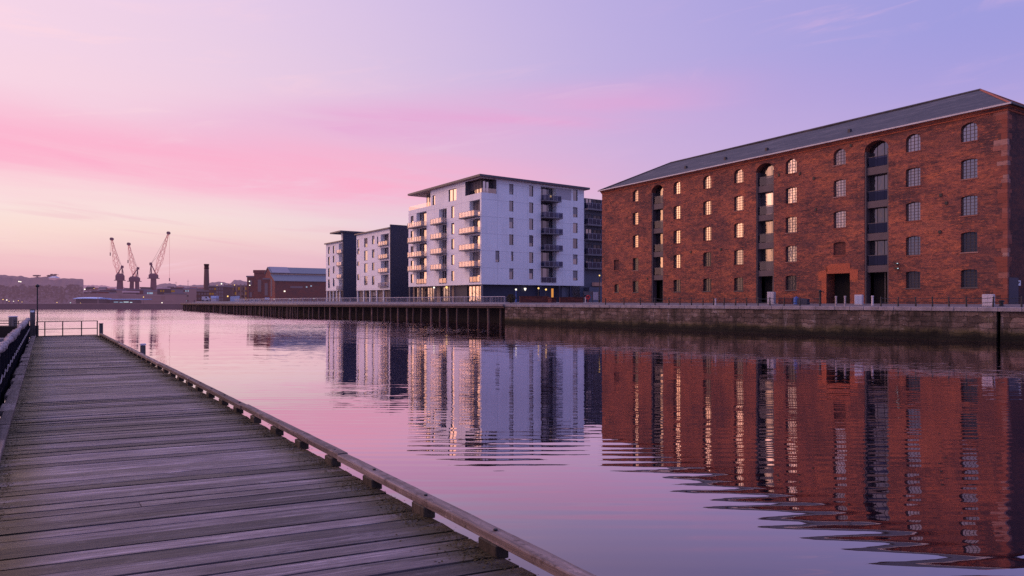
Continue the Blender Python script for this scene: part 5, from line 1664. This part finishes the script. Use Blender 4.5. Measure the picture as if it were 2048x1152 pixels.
places = ['just past the cliff edge of the dark hill', 'below the pole lamp on the far shore', 'two roofs before the first crane', 'next to the first crane tower', 'between the first and second crane towers', 'behind the portal legs of the second crane', 'between the second crane and the steep jib crane', 'at the foot of the steep jib crane', 'just past the steep jib crane', 'beneath the hanging hoist cable', 'before the lit office block', 'in front of the dark office block near the chimney']
kinds = ['flat topped dark block', 'red brown works', 'narrow blue grey block', 'low mauve works']
pxs = [176, 190, 206, 228, 252, 262, 284, 300, 322, 334, 346, 372]
for k, px in enumerate(pxs):
    ki = k % 4
    w_ = rt.uniform(4.5, 8.5) * (0.6 if ki == 2 else 1.0); d = rt.uniform(308, 335)
    top = (rt.uniform(578, 584) if px < 310 else rt.uniform(572, 580)) - (4 if ki == 2 else 0)
    b_ = block('town_building', px - w_, px + w_, top, d, ('town_dark', 'town_red', 'town_blue', 'shed_far')[ki], kinds[ki] + ' ' + places[k], 'building', ('town_pale', 'slate_far', 'town_dark', 'town_blue')[ki], 8, rt.uniform(0.4, 0.9), (rt.randint(3, 5), 3, 0.7, 0.8), ['slate_far', 'townwin', 'town_dark'] if k % 2 else ['slate_far', 'orangewin', 'town_dark', 'town_dark'], gzv=2.0)
for px, py0, py1, lb in ((376, 575, 559, 'thin mast standing on the ridge before the chimney'), (352, 570, 563, 'short mast on the flat hilltop past the cranes'), (196, 606, 585, 'slim dark flagpole at the ferry building')):
    d = 400 if px > 300 else 284
    p = spot(px, d); z0 = zat(py0, d) - (3.0 if px > 300 else 0.0)
    t = thing('mast', lb, 'mast', (p.x, p.y, z0 if px > 300 else 2.0))
    base = z0 if px > 300 else 2.0
    m = MB(); m.lathe([(0.22, 0), (0.12, (zat(py1, d) - base) * 0.6), (0.06, zat(py1, d) - base)], n=6); m.build('pole', 'hill_near', t)
    m = MB(); m.tube((-0.7, 0, (zat(py1, d) - base) * 0.86), (0.7, 0, (zat(py1, d) - base) * 0.86), 0.05, 4); m.build('crossbar', 'hill_near', t)
# villas on the hillside
for px, py, w_, lb in ((104, 557, 1.9, 'pale villa with lit front under the largest hilltop tree'), (22, 579, 1.9, 'pale gabled house half way up the hillside')):
    d = 372 if px < 50 else 400
    p = spot(px, d, zat(py, d))
    t = thing('house', lb, 'house', (p.x, p.y, p.z - 1.5))
    mb = MB(); mb.box(-w_, w_, 0, 4, 0, 1.9); mb.build('wall', 'hill_mid', t)
    mb = MB(); mb.loft([[(-w_ - 0.3, -0.3, 1.903), (w_ + 0.3, -0.3, 1.903), (w_ + 0.3, 4.3, 1.903), (-w_ - 0.3, 4.3, 1.903)], [(-w_ * 0.6, 1.9, 3.0), (w_ * 0.6, 1.9, 3.0), (w_ * 0.6, 2.1, 3.0), (-w_ * 0.6, 2.1, 3.0)]]); mb.build('roof', 'cream', t)
lmp = None
for px, py, d, m_, lb, r in (
        (38, 563, 380, 'white', 'bright lamp high on the dark hillside', .45), (41.5, 563.5, 380, 'white', 'second bright lamp close beside the hillside lamp', .4),
        (169.5, 578.5, 330, 'white', 'white lamp at the foot of the hill beside the long shed', .4), (188, 577, 330, 'warm', 'small lamp on a tall pole above the ferry building', .2),
        (6, 599, 268, 'warm', 'shore lamp standing by itself at the water before the hillside', .22), (13.5, 600, 268, 'white', 'brightest shore lamp of the small cluster below the hillside', .28),
        (18, 602.5, 268, 'warm', 'dim low shore lamp beside the brightest one', .16), (27, 602.5, 268, 'white', 'slim white shore lamp at mid cluster', .18), (36.5, 601.5, 268, 'warm', 'faint amber lamp at the cluster end', .17), (44, 604, 268, 'warm', 'lowest faint lamp on the far quay', .15),
        (114, 605, 268, 'warm', 'warm lamp on the far quay before the wood', .2), (141, 605.5, 268, 'cool', 'bluish lamp before the ferry building', .25), (161, 607 - 1, 268, 'warm', 'small lamp on the quay below the blue roof', .18),
        (287, 594, 280, 'warm', 'amber lamp between the cranes and the end of the hall', .25), (324, 605.5, 268, 'white', 'white lamp at the water near the last shed', .28), (324, 580, 320, 'white', 'pale lamp on the roofline near the steep jib crane', .35)):
    lamp(px, py, d, m_, lb, 'farwall', gzv=2.0 if d < 300 else zat(py + 12, d), r=r * 0.75)

# ------------------------------------------------------------------ boardwalk pier
PZ = 1.6
PF = Vector((-22.5, 34.6, 0))                                  # middle of the far end
PU = Vector((-0.691, 1.0, 0)).normalized()                     # along the pier, away from the viewer
PV = Vector((PU.y, -PU.x, 0))                                  # across it, toward open water
right = lambda y: Vector((-20.9 - 0.699 * (y - 34.6), y, 0))   # the two sides as lines over depth
left = lambda y: Vector((-24.15 - 0.683 * (y - 34.6), y, 0))
pier = thing('boardwalk_pier', 'weathered plank boardwalk pier leading out over the water', 'pier', (PF.x, PF.y, PZ), math.atan2(PV.y, PV.x))
pm = Matrix.Translation((PF.x, PF.y, 0)) @ Matrix.Rotation(math.atan2(PV.y, PV.x), 4, 'Z')
pmi = pm.inverted()
toL = lambda v: pmi @ Vector(v)                                # world -> pier frame (x across, y outward)
rA, rB = toL(right(34.6)), toL(right(-4.0))
lA, lB = toL(left(34.6)), toL(left(-4.0))
# deck object has its own frame with x along the boards
sk = math.radians(-12.0)
deck = MB()
edgev = []
bd = Vector((math.cos(sk), math.sin(sk), 0)); bn = Vector((-math.sin(sk), math.cos(sk), 0))
def cross_line(c, side):
    P, Q = (rA, rB) if side else (lA, lB)
    # point on side line with bn.p = c
    d = Q - P; k = (c - bn.dot(P)) / bn.dot(d)
    return k, P + d * k
cmax = max(bn.dot(rA), bn.dot(lA)); c = cmax + 0.4
ym = 0.0
polys = []
while True:
    pw = random.uniform(0.185, 0.225); gap = random.choice((0.013, 0.016, 0.02, 0.025, 0.03))
    c0, c1 = c - pw, c - gap
    # ends of the board on both sides, clipped at the pier head
    quad = []
    ok = True
    ns = 10
    kl = cross_line((c0 + c1) / 2, 0)[1]; kr = cross_line((c0 + c1) / 2, 1)[1]
    if min(kl.y, kr.y) < -46:
        break
    zt = random.uniform(-.004, .004); tilt = random.uniform(-.004, .004)
    def strip(fa, fb):
        i = len(deck.v)
        for k in range(ns + 1):
            f = fa + (fb - fa) * k / ns
            for q, cc in enumerate((c0, c1)):
                a = cross_line(cc, 0)[1]; b = cross_line(cc, 1)[1]
                p = a.lerp(b, f)
                wob = 0.003 * noise.noise(Vector((p.x * 1.3, cc * 5, 1 + q)))
                p = p + bn * wob
                p.y = min(p.y, 0.02)
                deck.v.append(Vector((p.x, p.y, zt + (tilt if q else -tilt) + 0.003 * noise.noise(Vector((p.x * .8, cc * 3, 7)))))); edgev.append(f)
        j = len(deck.v)
        # sides of the board
        for k in range(ns):
            a = i + 2 * k; deck.f.append((a, a + 2, a + 3, a + 1))
        for k in range(ns + 1):
            for q in (0, 1):
                v = deck.v[i + 2 * k + q].copy(); v.z -= 0.045; deck.v.append(v); edgev.append(edgev[i + 2 * k + q])
        for k in range(ns):
            a = i + 2 * k; b = j + 2 * k
            deck.f.append((a, b, b + 2, a + 2)); deck.f.append((a + 1, a + 3, b + 3, b + 1))
        deck.f.append((i, i + 1, j + 1, j)); deck.f.append((i + 2 * ns, j + 2 * ns, j + 2 * ns + 1, i + 2 * ns + 1))
    if random.random() < 0.09:
        br = random.uniform(0.25, 0.75); strip(0.0, br - 0.001); strip(br + 0.001, 1.0)
    else:
        strip(0.0, 1.0)
    c -= pw
# turn the deck vertices into the board frame
rot = Matrix.Rotation(-sk, 4, 'Z')
deck.v = [rot @ v for v in deck.v]
dko = deck.build('deck', 'deck', pier)
dko.rotation_euler = (0, 0, sk)
at = dko.data.attributes.new('edge', 'FLOAT', 'POINT')
at.data.foreach_set('value', edgev)
m = MB(); m.poly([(lA.x + .02, lA.y - .02, -0.06), (rA.x - .02, rA.y - .02, -0.06), (rB.x - .02, rB.y, -0.06), (lB.x + .02, lB.y, -0.06)]); m.build('gap_shade_sheet', 'dark', pier)  # black sheet added below the boards to give the gaps their shade
# bearers below and piles
mb = MB()
for f in (0.06, 0.35, 0.65, 0.94):
    a = lA.lerp(rA, f); b = lB.lerp(rB, f); mb.loft([[(p.x - 0.1, p.y, -0.3), (p.x + 0.1, p.y, -0.3), (p.x + 0.1, p.y, -0.05), (p.x - 0.1, p.y, -0.05)] for p in (a, b)])
mb.build('joist', 'under', pier)
k = 0
y = -0.4
while y > -44:
    f = y / (rB.y - rA.y)
    for P, Q, o_ in ((lA, lB, 0.15), (rA, rB, -0.15)):
        p = P.lerp(Q, abs(f)); mb = MB(); mb.tube((p.x + o_, y, -2.6), (p.x + o_, y, -0.31), 0.13, 8); mb.build('pile', 'pile', pier)
    y -= 3.2
# rail on blocks at the open side
tr = MB(); rb = []
L = (rB - rA).length
y = -0.2; yend = rB.y + 0.5
dr = (rB - rA).normalized()
off0, off1, bz0, bz1 = -0.035, 0.085, 0.085, 0.148
pieces = []
s_ = 0.3
while s_ < L - 1:
    l = min(random.uniform(4.0, 5.5), L - s_)
    rings = []
    n_ = int(l / 0.35) + 2
    jz = random.uniform(-.006, .006); jx = random.uniform(-.01, .01)
    for k in range(n_ + 1):
        q = rA + dr * (s_ + (l - 0.012) * k / n_)
        w1 = 0.003 * noise.noise(Vector((q.y * 1.7, 1, s_))); w2 = 0.003 * noise.noise(Vector((q.y * 2.3, 7, s_)))
        e = 0.01
        x0, x1 = q.x + off0 + jx + w1, q.x + off1 + jx + w2; z0, z1 = bz0 + jz, bz1 + jz + w2
        rings.append([(x0, q.y, z0), (x1, q.y, z0), (x1, q.y, z1 - e), (x1 - e, q.y, z1), (x0 + e, q.y, z1 + w1), (x0, q.y, z1 - e)])
    m = MB(); m.loft(rings); tro = m.build('toe_rail', 'beam', pier)
    s_ += l
s_ = L - 0.6; kk = 0
ref = toL(right(4.9))
s_ref = (ref - rA).dot(dr)
sp_ = 1.07
s0 = s_ref - sp_ * int(s_ref / sp_) + 0.0
s_ = s0
while s_ < L:
    q = rA + dr * s_
    m = MB(); m.bevbox(q.x - 0.05, q.x + 0.06, q.y - 0.12 + random.uniform(-.03, .03), q.y + 0.12, -0.02, 0.083, 0.008); m.build('spacer_block', 'block', pier)
    m = MB(); m.lathe([(0.016, 0.146), (0.016, 0.156), (0.008, 0.159)], (q.x + 0.025, q.y, 0), 8); m.build('bolt', 'iron', pier)
    s_ += sp_
# kerb along the fence side: short blocks of uneven width
dl = (lB - lA).normalized(); LLp = (lB - lA).length; s_ = 0.1
while s_ < LLp - 0.5:
    l = random.uniform(0.7, 1.5); a = lA + dl * s_; b = lA + dl * (s_ + l - 0.015)
    wd = random.uniform(0.13, 0.22); h = random.uniform(0.05, 0.075)
    m = MB(); m.loft([[(p.x - wd, p.y, -0.02), (p.x + 0.01, p.y, -0.02), (p.x + 0.01, p.y, h - 0.01), (p.x, p.y, h), (p.x - wd + 0.02, p.y, h), (p.x - wd, p.y, h - 0.02)] for p in (a, b)]); m.build('kerb_block', 'beam', pier)
    s_ += l
# moss caught along the kerb and round the blocks: one mat of tiny leaves
m = MB(); rm = random.Random(21)
def moss_patch(cx, cy, n, rx, ry):
    for _ in range(n):
        x = cx + rm.gauss(0, 1) * rx; y = cy + rm.gauss(0, 1) * ry
        c0 = Vector((x, y, 0.004 + rm.random() * 0.012)); a_ = rm.uniform(0, 6.28); w_ = rm.uniform(0.004, 0.013)
        d0 = Vector((math.cos(a_) * w_, math.sin(a_) * w_, rm.uniform(-.3, .3) * w_)); d1 = Vector((-math.sin(a_) * w_ * 0.8, math.cos(a_) * w_ * 0.8, rm.uniform(-.3, .3) * w_))
        m.poly([c0 - d0, c0 + d1, c0 + d0, c0 - d1])
s_ = s0
while s_ < L:
    q = rA + dr * s_
    moss_patch(q.x - 0.13, q.y, rm.randint(160, 340), 0.06, 0.16)
    moss_patch(q.x - 0.10, q.y + 0.4, rm.randint(30, 130), 0.05, 0.22)
    moss_patch(q.x - 0.28, q.y + 0.1, rm.randint(10, 70), 0.10, 0.20)
    s_ += sp_
s_ = 14.0
while s_ < LLp:
    q = lA + dl * s_
    moss_patch(q.x + 0.07, q.y, rm.randint(20, 150), 0.05, 0.2)
    s_ += 0.5
mo = m.build('moss', 'moss'); mo.matrix_world = Matrix.Translation((0, 0, PZ)) @ pm
struct(mo, 'stuff')
# ---- fence on the landward side
fe = thing('pier_fence', 'dark navy upright bar fence with a pale knobbly handrail along the boardwalk', 'fence', (PF.x, PF.y, PZ), math.atan2(PV.y, PV.x))
fx = lambda s: (lA + dl * s) + Vector((-0.3, 0, 0))
s_ = 0.2; prev = None
FH = 0.86
while s_ < 31.5:
    q = fx(s_)
    m = MB(); m.path([(q.x, q.y, -0.3), (q.x, q.y, FH - 0.02)], 0.045, 8); m.build('post', 'fence_steel', fe)
    if prev is not None:
        n_ = 9
        m = MB()
        for k in range(1, n_):
            p = prev.lerp(q, k / n_); m.tube((p.x, p.y, 0.02), (p.x, p.y, FH - 0.06), 0.03 if k % 3 == 0 else 0.022, 6)
        m.tube((prev.x, prev.y, 0.05), (q.x, q.y, 0.05), 0.025, 5)
        m.tube((prev.x, prev.y, FH - 0.07), (q.x, q.y, FH - 0.07), 0.03, 5)
        m.poly([(prev.x - 0.04, prev.y, -0.25), (q.x - 0.04, q.y, -0.25), (q.x - 0.04, q.y, FH - 0.1), (prev.x - 0.04, prev.y, FH - 0.1)])
        m.build('bar_panel', 'fence_steel', fe)
        # knobbly cap rail
        pts = []; rad = []
        n2 = 20
        for k in range(n2 + 1):
            p = prev.lerp(q, k / n2)
            pts.append((p.x + 0.012 * noise.noise(Vector((p.y * 6, 0, 1))), p.y, FH + 0.015 * noise.noise(Vector((p.y * 5, 3, 1))))); rad.append(0.03 + 0.085 * min(1.0, abs(noise.noise(Vector((p.y * 2.6, 5, 2)))) * 2.2))
        m = MB(); m.path(pts, rad, 7); m.build('cap_rail', 'rope', fe, smooth=True)
        pts = []
        for k in range(9):
            f = k / 8; p = prev.lerp(q, f); pts.append((p.x + 0.06, p.y, 0.42 - 0.35 * f * (1 - f)))
        m = MB(); m.path(pts, 0.013, 5); m.build('chain', 'rope', fe)
    prev = q
    s_ += 1.25
# ---- railing across the pier head
he = thing('pier_head_railing', 'thin iron railing with two rails across the end of the boardwalk', 'railing', (PF.x, PF.y, PZ), math.atan2(PV.y, PV.x))
xs = [lA.x + 0.05, lA.x + 0.38, lA.x + (rA.x - lA.x) * 0.42, lA.x + (rA.x - lA.x) * 0.72, rA.x - 0.06]
for x in xs:
    m = MB(); m.tube((x, -0.12, 0), (x, -0.12, 0.76), 0.028, 6); m.build('post', 'iron', he)
for h in (0.75, 0.37):
    m = MB(); m.tube((xs[0], -0.12, h), (xs[-1], -0.12, h), 0.02, 6); m.build('rail', 'iron', he)
m = MB(); m.tube((xs[0], -0.12, 0.03), (xs[-1], -0.12, 0.03), 0.02, 6); m.build('rail', 'iron', he)


def pile_post(p, w_, z0, z1, label, cap='cream', mat='post', rz=0.0):
    t_ = thing('mooring_post', label, 'post', (p.x, p.y, z0), rz)
    h = z1 - z0
    m = MB(); m.bevbox(-w_ / 2, w_ / 2, -w_ / 2, w_ / 2, 0, h - 0.06, 0.02); m.build('shaft', mat, t_)
    m = MB(); m.bevbox(-w_ / 2 - 0.012, w_ / 2 + 0.012, -w_ / 2 - 0.012, w_ / 2 + 0.012, h - 0.058, h, 0.015); m.build('cap', cap, t_)
    return t_
prz = math.atan2(PV.y, PV.x)
t = pile_post(pm @ Vector((rA.x + 0.12, 0.05, 0)), 0.17, -0.5, PZ + 0.62, 'square wooden post at the open corner of the boardwalk end', 'post', rz=prz)
p = pm @ Vector((lA.x - 0.12, 0.12, 0))
t = pile_post(p, 0.22, -0.5, zat(618, 34.6), 'tallest square post with white plate at the lamp by the fence end', 'post', rz=prz)
m = MB(); m.box(-0.09, 0.07, -0.125, -0.113, t_z := (zat(624, 34.6) + 0.5), t_z + 0.09); m.build('plate', 'signwhite', t)
q = toL(right(22.2)); p = pm @ Vector((q.x + 0.2, q.y, 0))
pile_post(p, 0.15, -0.5, zat(687.5, 22.2), 'short pale topped mooring post outside the toe rail', 'cream', rz=prz)
# lamp post by the fence end
p = spot(75.5, 34.9)
t = thing('lamp_post', 'thin dark lamp post by the tall wooden post at the end of the fence', 'lamp', (p.x - 0.02, p.y, 0.9))
m = MB(); m.lathe([(0.035, 0), (0.03, zat(575, 34.9) - 0.9)], n=8); m.build('post', 'iron', t)
zl_ = zat(575, 34.9) - 0.9
m = MB(); m.lathe([(0.03, zl_ + 0.002), (0.085, zl_ + 0.03), (0.1, zl_ + 0.1), (0.07, zl_ + 0.14), (0.02, zl_ + 0.17)], n=10); m.build('lamp_head', 'iron', t)

# ---- landing stage beyond the fence
p = spot(30, 36.5)
t = thing('landing_stage', 'low dark landing stage beyond the fence with a pale float deck before it', 'landing stage', (-27.6, 36.9, 0))
m = MB(); m.box(-9, 0.9, 0.2, 1.6, 1.35, zat(653, 37)); m.build('walkway', 'under', t)
m = MB(); m.box(-9, 0.7, -4.2, 0.19, 1.0, 1.38); m.build('float_deck', 'pontoon', t)
for x in (-6, -3, 0.4):
    m = MB(); m.tube((x, 0.9, -1), (x, 0.9, 1.345), 0.14, 8); m.build('pile', 'pile', t)
t = thing('stage_railing', 'thin dark handrail on the landing stage behind the boardwalk fence', 'railing', (-27.6, 37.4, zat(653, 37)))
for x in (-5.0, -2.2, 0.55):
    m = MB(); m.tube((x, 0, 0), (x, 0, 0.3), 0.022, 6); m.build('post', 'iron', t)
for h in (0.29, 0.15):
    m = MB(); m.tube((-8, 0, h), (0.9, 0, h), 0.022, 6); m.build('rail', 'iron', t)
pile_post(spot(26, 37.5), 0.3, -0.5, zat(632, 37.5), 'thick pale banded post on the landing stage behind the fence', 'cream', 'post')

# repeats share a group
GROUPS = {'street_lamp': 'lit lamps along the quays and the far town', 'house': 'small houses on the far slopes', 'town_building': 'low buildings of the far town',
          'bollard': 'bollards on the stone quay', 'apartment_building': 'apartment blocks beside the wharf', 'mooring_post': 'square timber mooring posts',
          'dock_shed': 'sheds on the far quay', 'hoarding': 'hoarding panels beyond the wharf', 'brick_building': 'brick buildings of the town beyond the wharf',
          'office_building': 'office blocks of the far town', 'garden_wall': 'low brick walls before the flats', 'pine_tree': 'trees on the hill crest', 'mast': 'thin masts of the far shore',
          'notice_board': 'boards on legs along the quay', 'utility_cabinet': 'grey cabinets before the warehouse'}
for o in list(COL.objects):
    if o.parent is None and 'category' in o.keys() and 'group' not in o.keys():
        k = o.name.split('.')[0]
        if k in GROUPS:
            o['group'] = GROUPS[k]

# ------------------------------------------------------------------ world: dusk sky
wld = bpy.data.worlds.new('World'); sc.world = wld; wld.use_nodes = True
S = N.__new__(N); S.t = wld.node_tree; S.t.nodes.clear()
out = S.t.nodes.new('ShaderNodeOutputWorld')
gen = S.n('TexCoord').outputs['Generated']
sep = S.n('SeparateXYZ'); S.link(gen, sep.inputs[0])
el = S.math('MAXIMUM', sep.outputs[2], 0.0)
az = S.math('ARCTAN2', sep.outputs[0], sep.outputs[1])
SUN_AZ = math.radians(-62.5); SUN_EL = math.radians(8.0)
dx0 = S.math('SUBTRACT', az, math.radians(-68.0))
# the warm side falls off faster toward the back of the viewer
dx = S.math('MULTIPLY', dx0, S.math('ADD', 1.0, S.math('MULTIPLY', S.math('LESS_THAN', dx0, 0.0), 0.9)))
cg = S.math('COSINE', S.math('MAXIMUM', S.math('MINIMUM', dx, math.pi), -math.pi))
warm = S.rng(cg, 0.0, 0.95, 0.0, 1.0, True)
# soft drifting streaks: noise stretched along the horizon and tilted
cmb = S.n('CombineXYZ')
S.link(S.math('MULTIPLY', az, 1.3), cmb.inputs[0])
S.link(S.math('MULTIPLY_ADD', az, 0.9, S.math('MULTIPLY', el, 15.0)), cmb.inputs[1])
st1 = S.noise(cmb.outputs[0], 1.0, 5, 0.55, 0.6)
cm2 = S.n('CombineXYZ')
S.link(S.math('MULTIPLY', az, 3.0), cm2.inputs[0]); S.link(S.math('MULTIPLY_ADD', az, 3.0, S.math('MULTIPLY', el, 48.0)), cm2.inputs[1])
st2 = S.noise(cm2.outputs[0], 1.0, 4, 0.6, 0.4)
elw = S.math('ADD', el, S.math('MULTIPLY', S.math('SUBTRACT', st1, 0.5), 0.05))
elw = S.math('ADD', elw, S.math('MULTIPLY', S.math('SUBTRACT', st2, 0.5), 0.016))
elw = S.math('MAXIMUM', elw, 0.0)
L_ = S.ramp(elw, [(0.0, lin(224, 168, 190)), (0.035, lin(236, 183, 194)), (0.06, lin(242, 198, 201)), (0.085, lin(250, 220, 211)), (0.11, lin(250, 228, 221)), (0.14, lin(250, 220, 222)),
                  (0.17, lin(249, 203, 216)), (0.205, lin(247, 198, 217)), (0.26, lin(245, 212, 227)), (0.33, lin(238, 210, 230)), (0.45, lin(226, 204, 236)), (0.7, lin(185, 180, 236)), (1.0, lin(165, 168, 235))])
R_ = S.ramp(elw, [(0.0, lin(206, 164, 200)), (0.07, lin(218, 176, 208)), (0.13, lin(210, 176, 214)), (0.2, lin(200, 174, 220)), (0.26, lin(192, 169, 221)), (0.325, lin(180, 168, 223)), (0.46, lin(172, 163, 223)), (0.7, lin(150, 155, 226)), (1.0, lin(150, 158, 230))])
sky = S.mix(warm, R_, L_)


def band_of(el0, slope, width, f_lo, f_hi):
    c0 = S.math('MULTIPLY_ADD', az, slope, el0)
    q = S.math('DIVIDE', S.math('SUBTRACT', elw, c0), width)
    b = S.math('POWER', 2.718, S.math('MULTIPLY', S.math('MULTIPLY', q, q), -1.0))
    b = S.math('MULTIPLY', b, S.rng(az, f_lo[0], f_lo[1], 0.0, 1.0, True))
    return S.math('MULTIPLY', b, S.rng(az, f_hi[0], f_hi[1], 1.0, 0.0, True))
# two pink cloud bands: one low across the warm side, one fainter that climbs toward the middle
b1 = S.math('MULTIPLY', band_of(0.172, -0.012, 0.040, (-1.5, -0.9), (-0.25, 0.30)), S.rng(st2, 0.3, 0.6, 0.55, 1.0))
sky = S.mix(S.math('MULTIPLY', b1, 0.85), sky, lin(253, 172, 203))
b2 = S.math('MULTIPLY', band_of(0.262, 0.06, 0.030, (-0.55, -0.2), (0.05, 0.45)), S.rng(st1, 0.35, 0.6, 0.3, 1.0))
sky = S.mix(S.math('MULTIPLY', b2, 0.8), sky, lin(232, 165, 212))
b3 = S.math('MULTIPLY', S.rng(st2, 0.54, 0.68, 0.0, 1.0, True), S.rng(el, 0.02, 0.05, 0.0, 1.0))
b3 = S.math('MULTIPLY', b3, S.rng(el, 0.09, 0.14, 1.0, 0.0))
sky = S.mix(S.math('MULTIPLY', b3, 0.5), sky, lin(238, 184, 198))
sky = S.mix(S.math('MULTIPLY', S.math('MULTIPLY', S.rng(az, 0.2, 0.66, 0.0, 1.0, True), S.rng(el, 0.12, 0.33, 0.0, 1.0, True)), 0.85), sky, lin(155, 154, 221))
# wisps of high cloud
cm3 = S.n('CombineXYZ')
S.link(S.math('MULTIPLY', az, 4.5), cm3.inputs[0]); S.link(S.math('MULTIPLY_ADD', az, -3.5, S.math('MULTIPLY', el, 30.0)), cm3.inputs[1])
st3 = S.noise(cm3.outputs[0], 1.0, 6, 0.62, 0.9)
b4 = S.math('MULTIPLY', S.rng(st3, 0.5, 0.72, 0.0, 1.0, True), S.rng(st1, 0.40, 0.62, 0.0, 1.0, True))
sky = S.mix(S.math('MULTIPLY', b4, 0.5), sky, S.mix(warm, lin(214, 178, 222), lin(252, 214, 224)))
# the dusk side behind the viewer is cool blue
back = S.rng(S.math('COSINE', S.math('ADD', az, -0.5)), 0.35, -0.45, 0.0, 1.0, True)
sky = S.mix(S.math('MULTIPLY', back, 0.9), sky, S.ramp(el, [(0.0, lin(128, 134, 186)), (0.25, lin(118, 130, 196)), (1.0, lin(140, 150, 225))]))
# warm glow where the sun has gone down, off to the side
wd = S.math('DIVIDE', S.math('SUBTRACT', az, math.radians(-75)), 0.21)
we = S.math('DIVIDE', S.math('SUBTRACT', el, 0.08), 0.16)
gl = S.math('POWER', 2.718, S.math('MULTIPLY', S.math('ADD', S.math('MULTIPLY', wd, wd), S.math('MULTIPLY', we, we)), -1.0))
sky = S.mix(S.math('MULTIPLY', gl, 0.85), sky, (2.1, 0.88, 0.42, 1))
# unseen bright lobe added to warm the walls, above everything the windows mirror
cd_ = S.math('DIVIDE', S.math('SUBTRACT', az, math.radians(-98)), 0.75)
ce_ = S.math('DIVIDE', S.math('SUBTRACT', el, 0.56), 0.20)
fill_lobe = S.math('POWER', 2.718, S.math('MULTIPLY', S.math('ADD', S.math('MULTIPLY', cd_, cd_), S.math('MULTIPLY', ce_, ce_)), -1.0))
fill_lobe = S.math('MULTIPLY', fill_lobe, S.rng(st1, 0.3, 0.6, 0.7, 1.0))
sky = S.mix(fill_lobe, sky, (3.0, 1.6, 1.2, 1))
up = S.rng(el, 0.45, 0.95, 0.0, 1.0, True)
lift = S.math('ADD', 1.0, S.math('MULTIPLY', up, 0.55))
bg = S.n('Background'); S.link(sky, bg.inputs[0]); S.link(lift, bg.inputs[1])
nish = S.n('TexSky'); nish.sky_type = 'NISHITA'; nish.sun_disc = False
nish.sun_elevation = SUN_EL; nish.sun_rotation = SUN_AZ
bg2 = S.n('Background', i1=0.0008); S.link(nish.outputs[0], bg2.inputs[0])
mixs = S.n('AddShader'); S.link(bg.outputs[0], mixs.inputs[0]); S.link(bg2.outputs[0], mixs.inputs[1])
S.link(mixs.outputs[0], out.inputs[0])

sun = bpy.data.lights.new('sun', 'SUN'); sun.energy = 1.0; sun.angle = math.radians(48); sun.color = (1.0, 0.52, 0.32)
so = bpy.data.objects.new('sun', sun); COL.objects.link(so)
sd = Vector((math.sin(SUN_AZ) * math.cos(SUN_EL), math.cos(SUN_AZ) * math.cos(SUN_EL), math.sin(SUN_EL)))
so.rotation_euler = sd.to_track_quat('Z', 'Y').to_euler()
so.location = sd * 50

cam = bpy.data.cameras.new('camera'); co = bpy.data.objects.new('camera', cam); COL.objects.link(co)
cam.sensor_width = 36; cam.lens = 36 * F / 2048; cam.clip_end = 12000; cam.clip_start = 0.1
cam.shift_y = (HZ - 576) / 2048
co.location = (0, 0, EYE); co.rotation_euler = (math.pi / 2, 0, 0)
sc.camera = co
sc.view_settings.view_transform = 'Standard'; sc.view_settings.look = 'None'; sc.view_settings.exposure = 0
sc.cycles.use_denoising = False
sc.cycles.use_adaptive_sampling = False; sc.cycles.max_bounces = 6; sc.cycles.transparent_max_bounces = 12
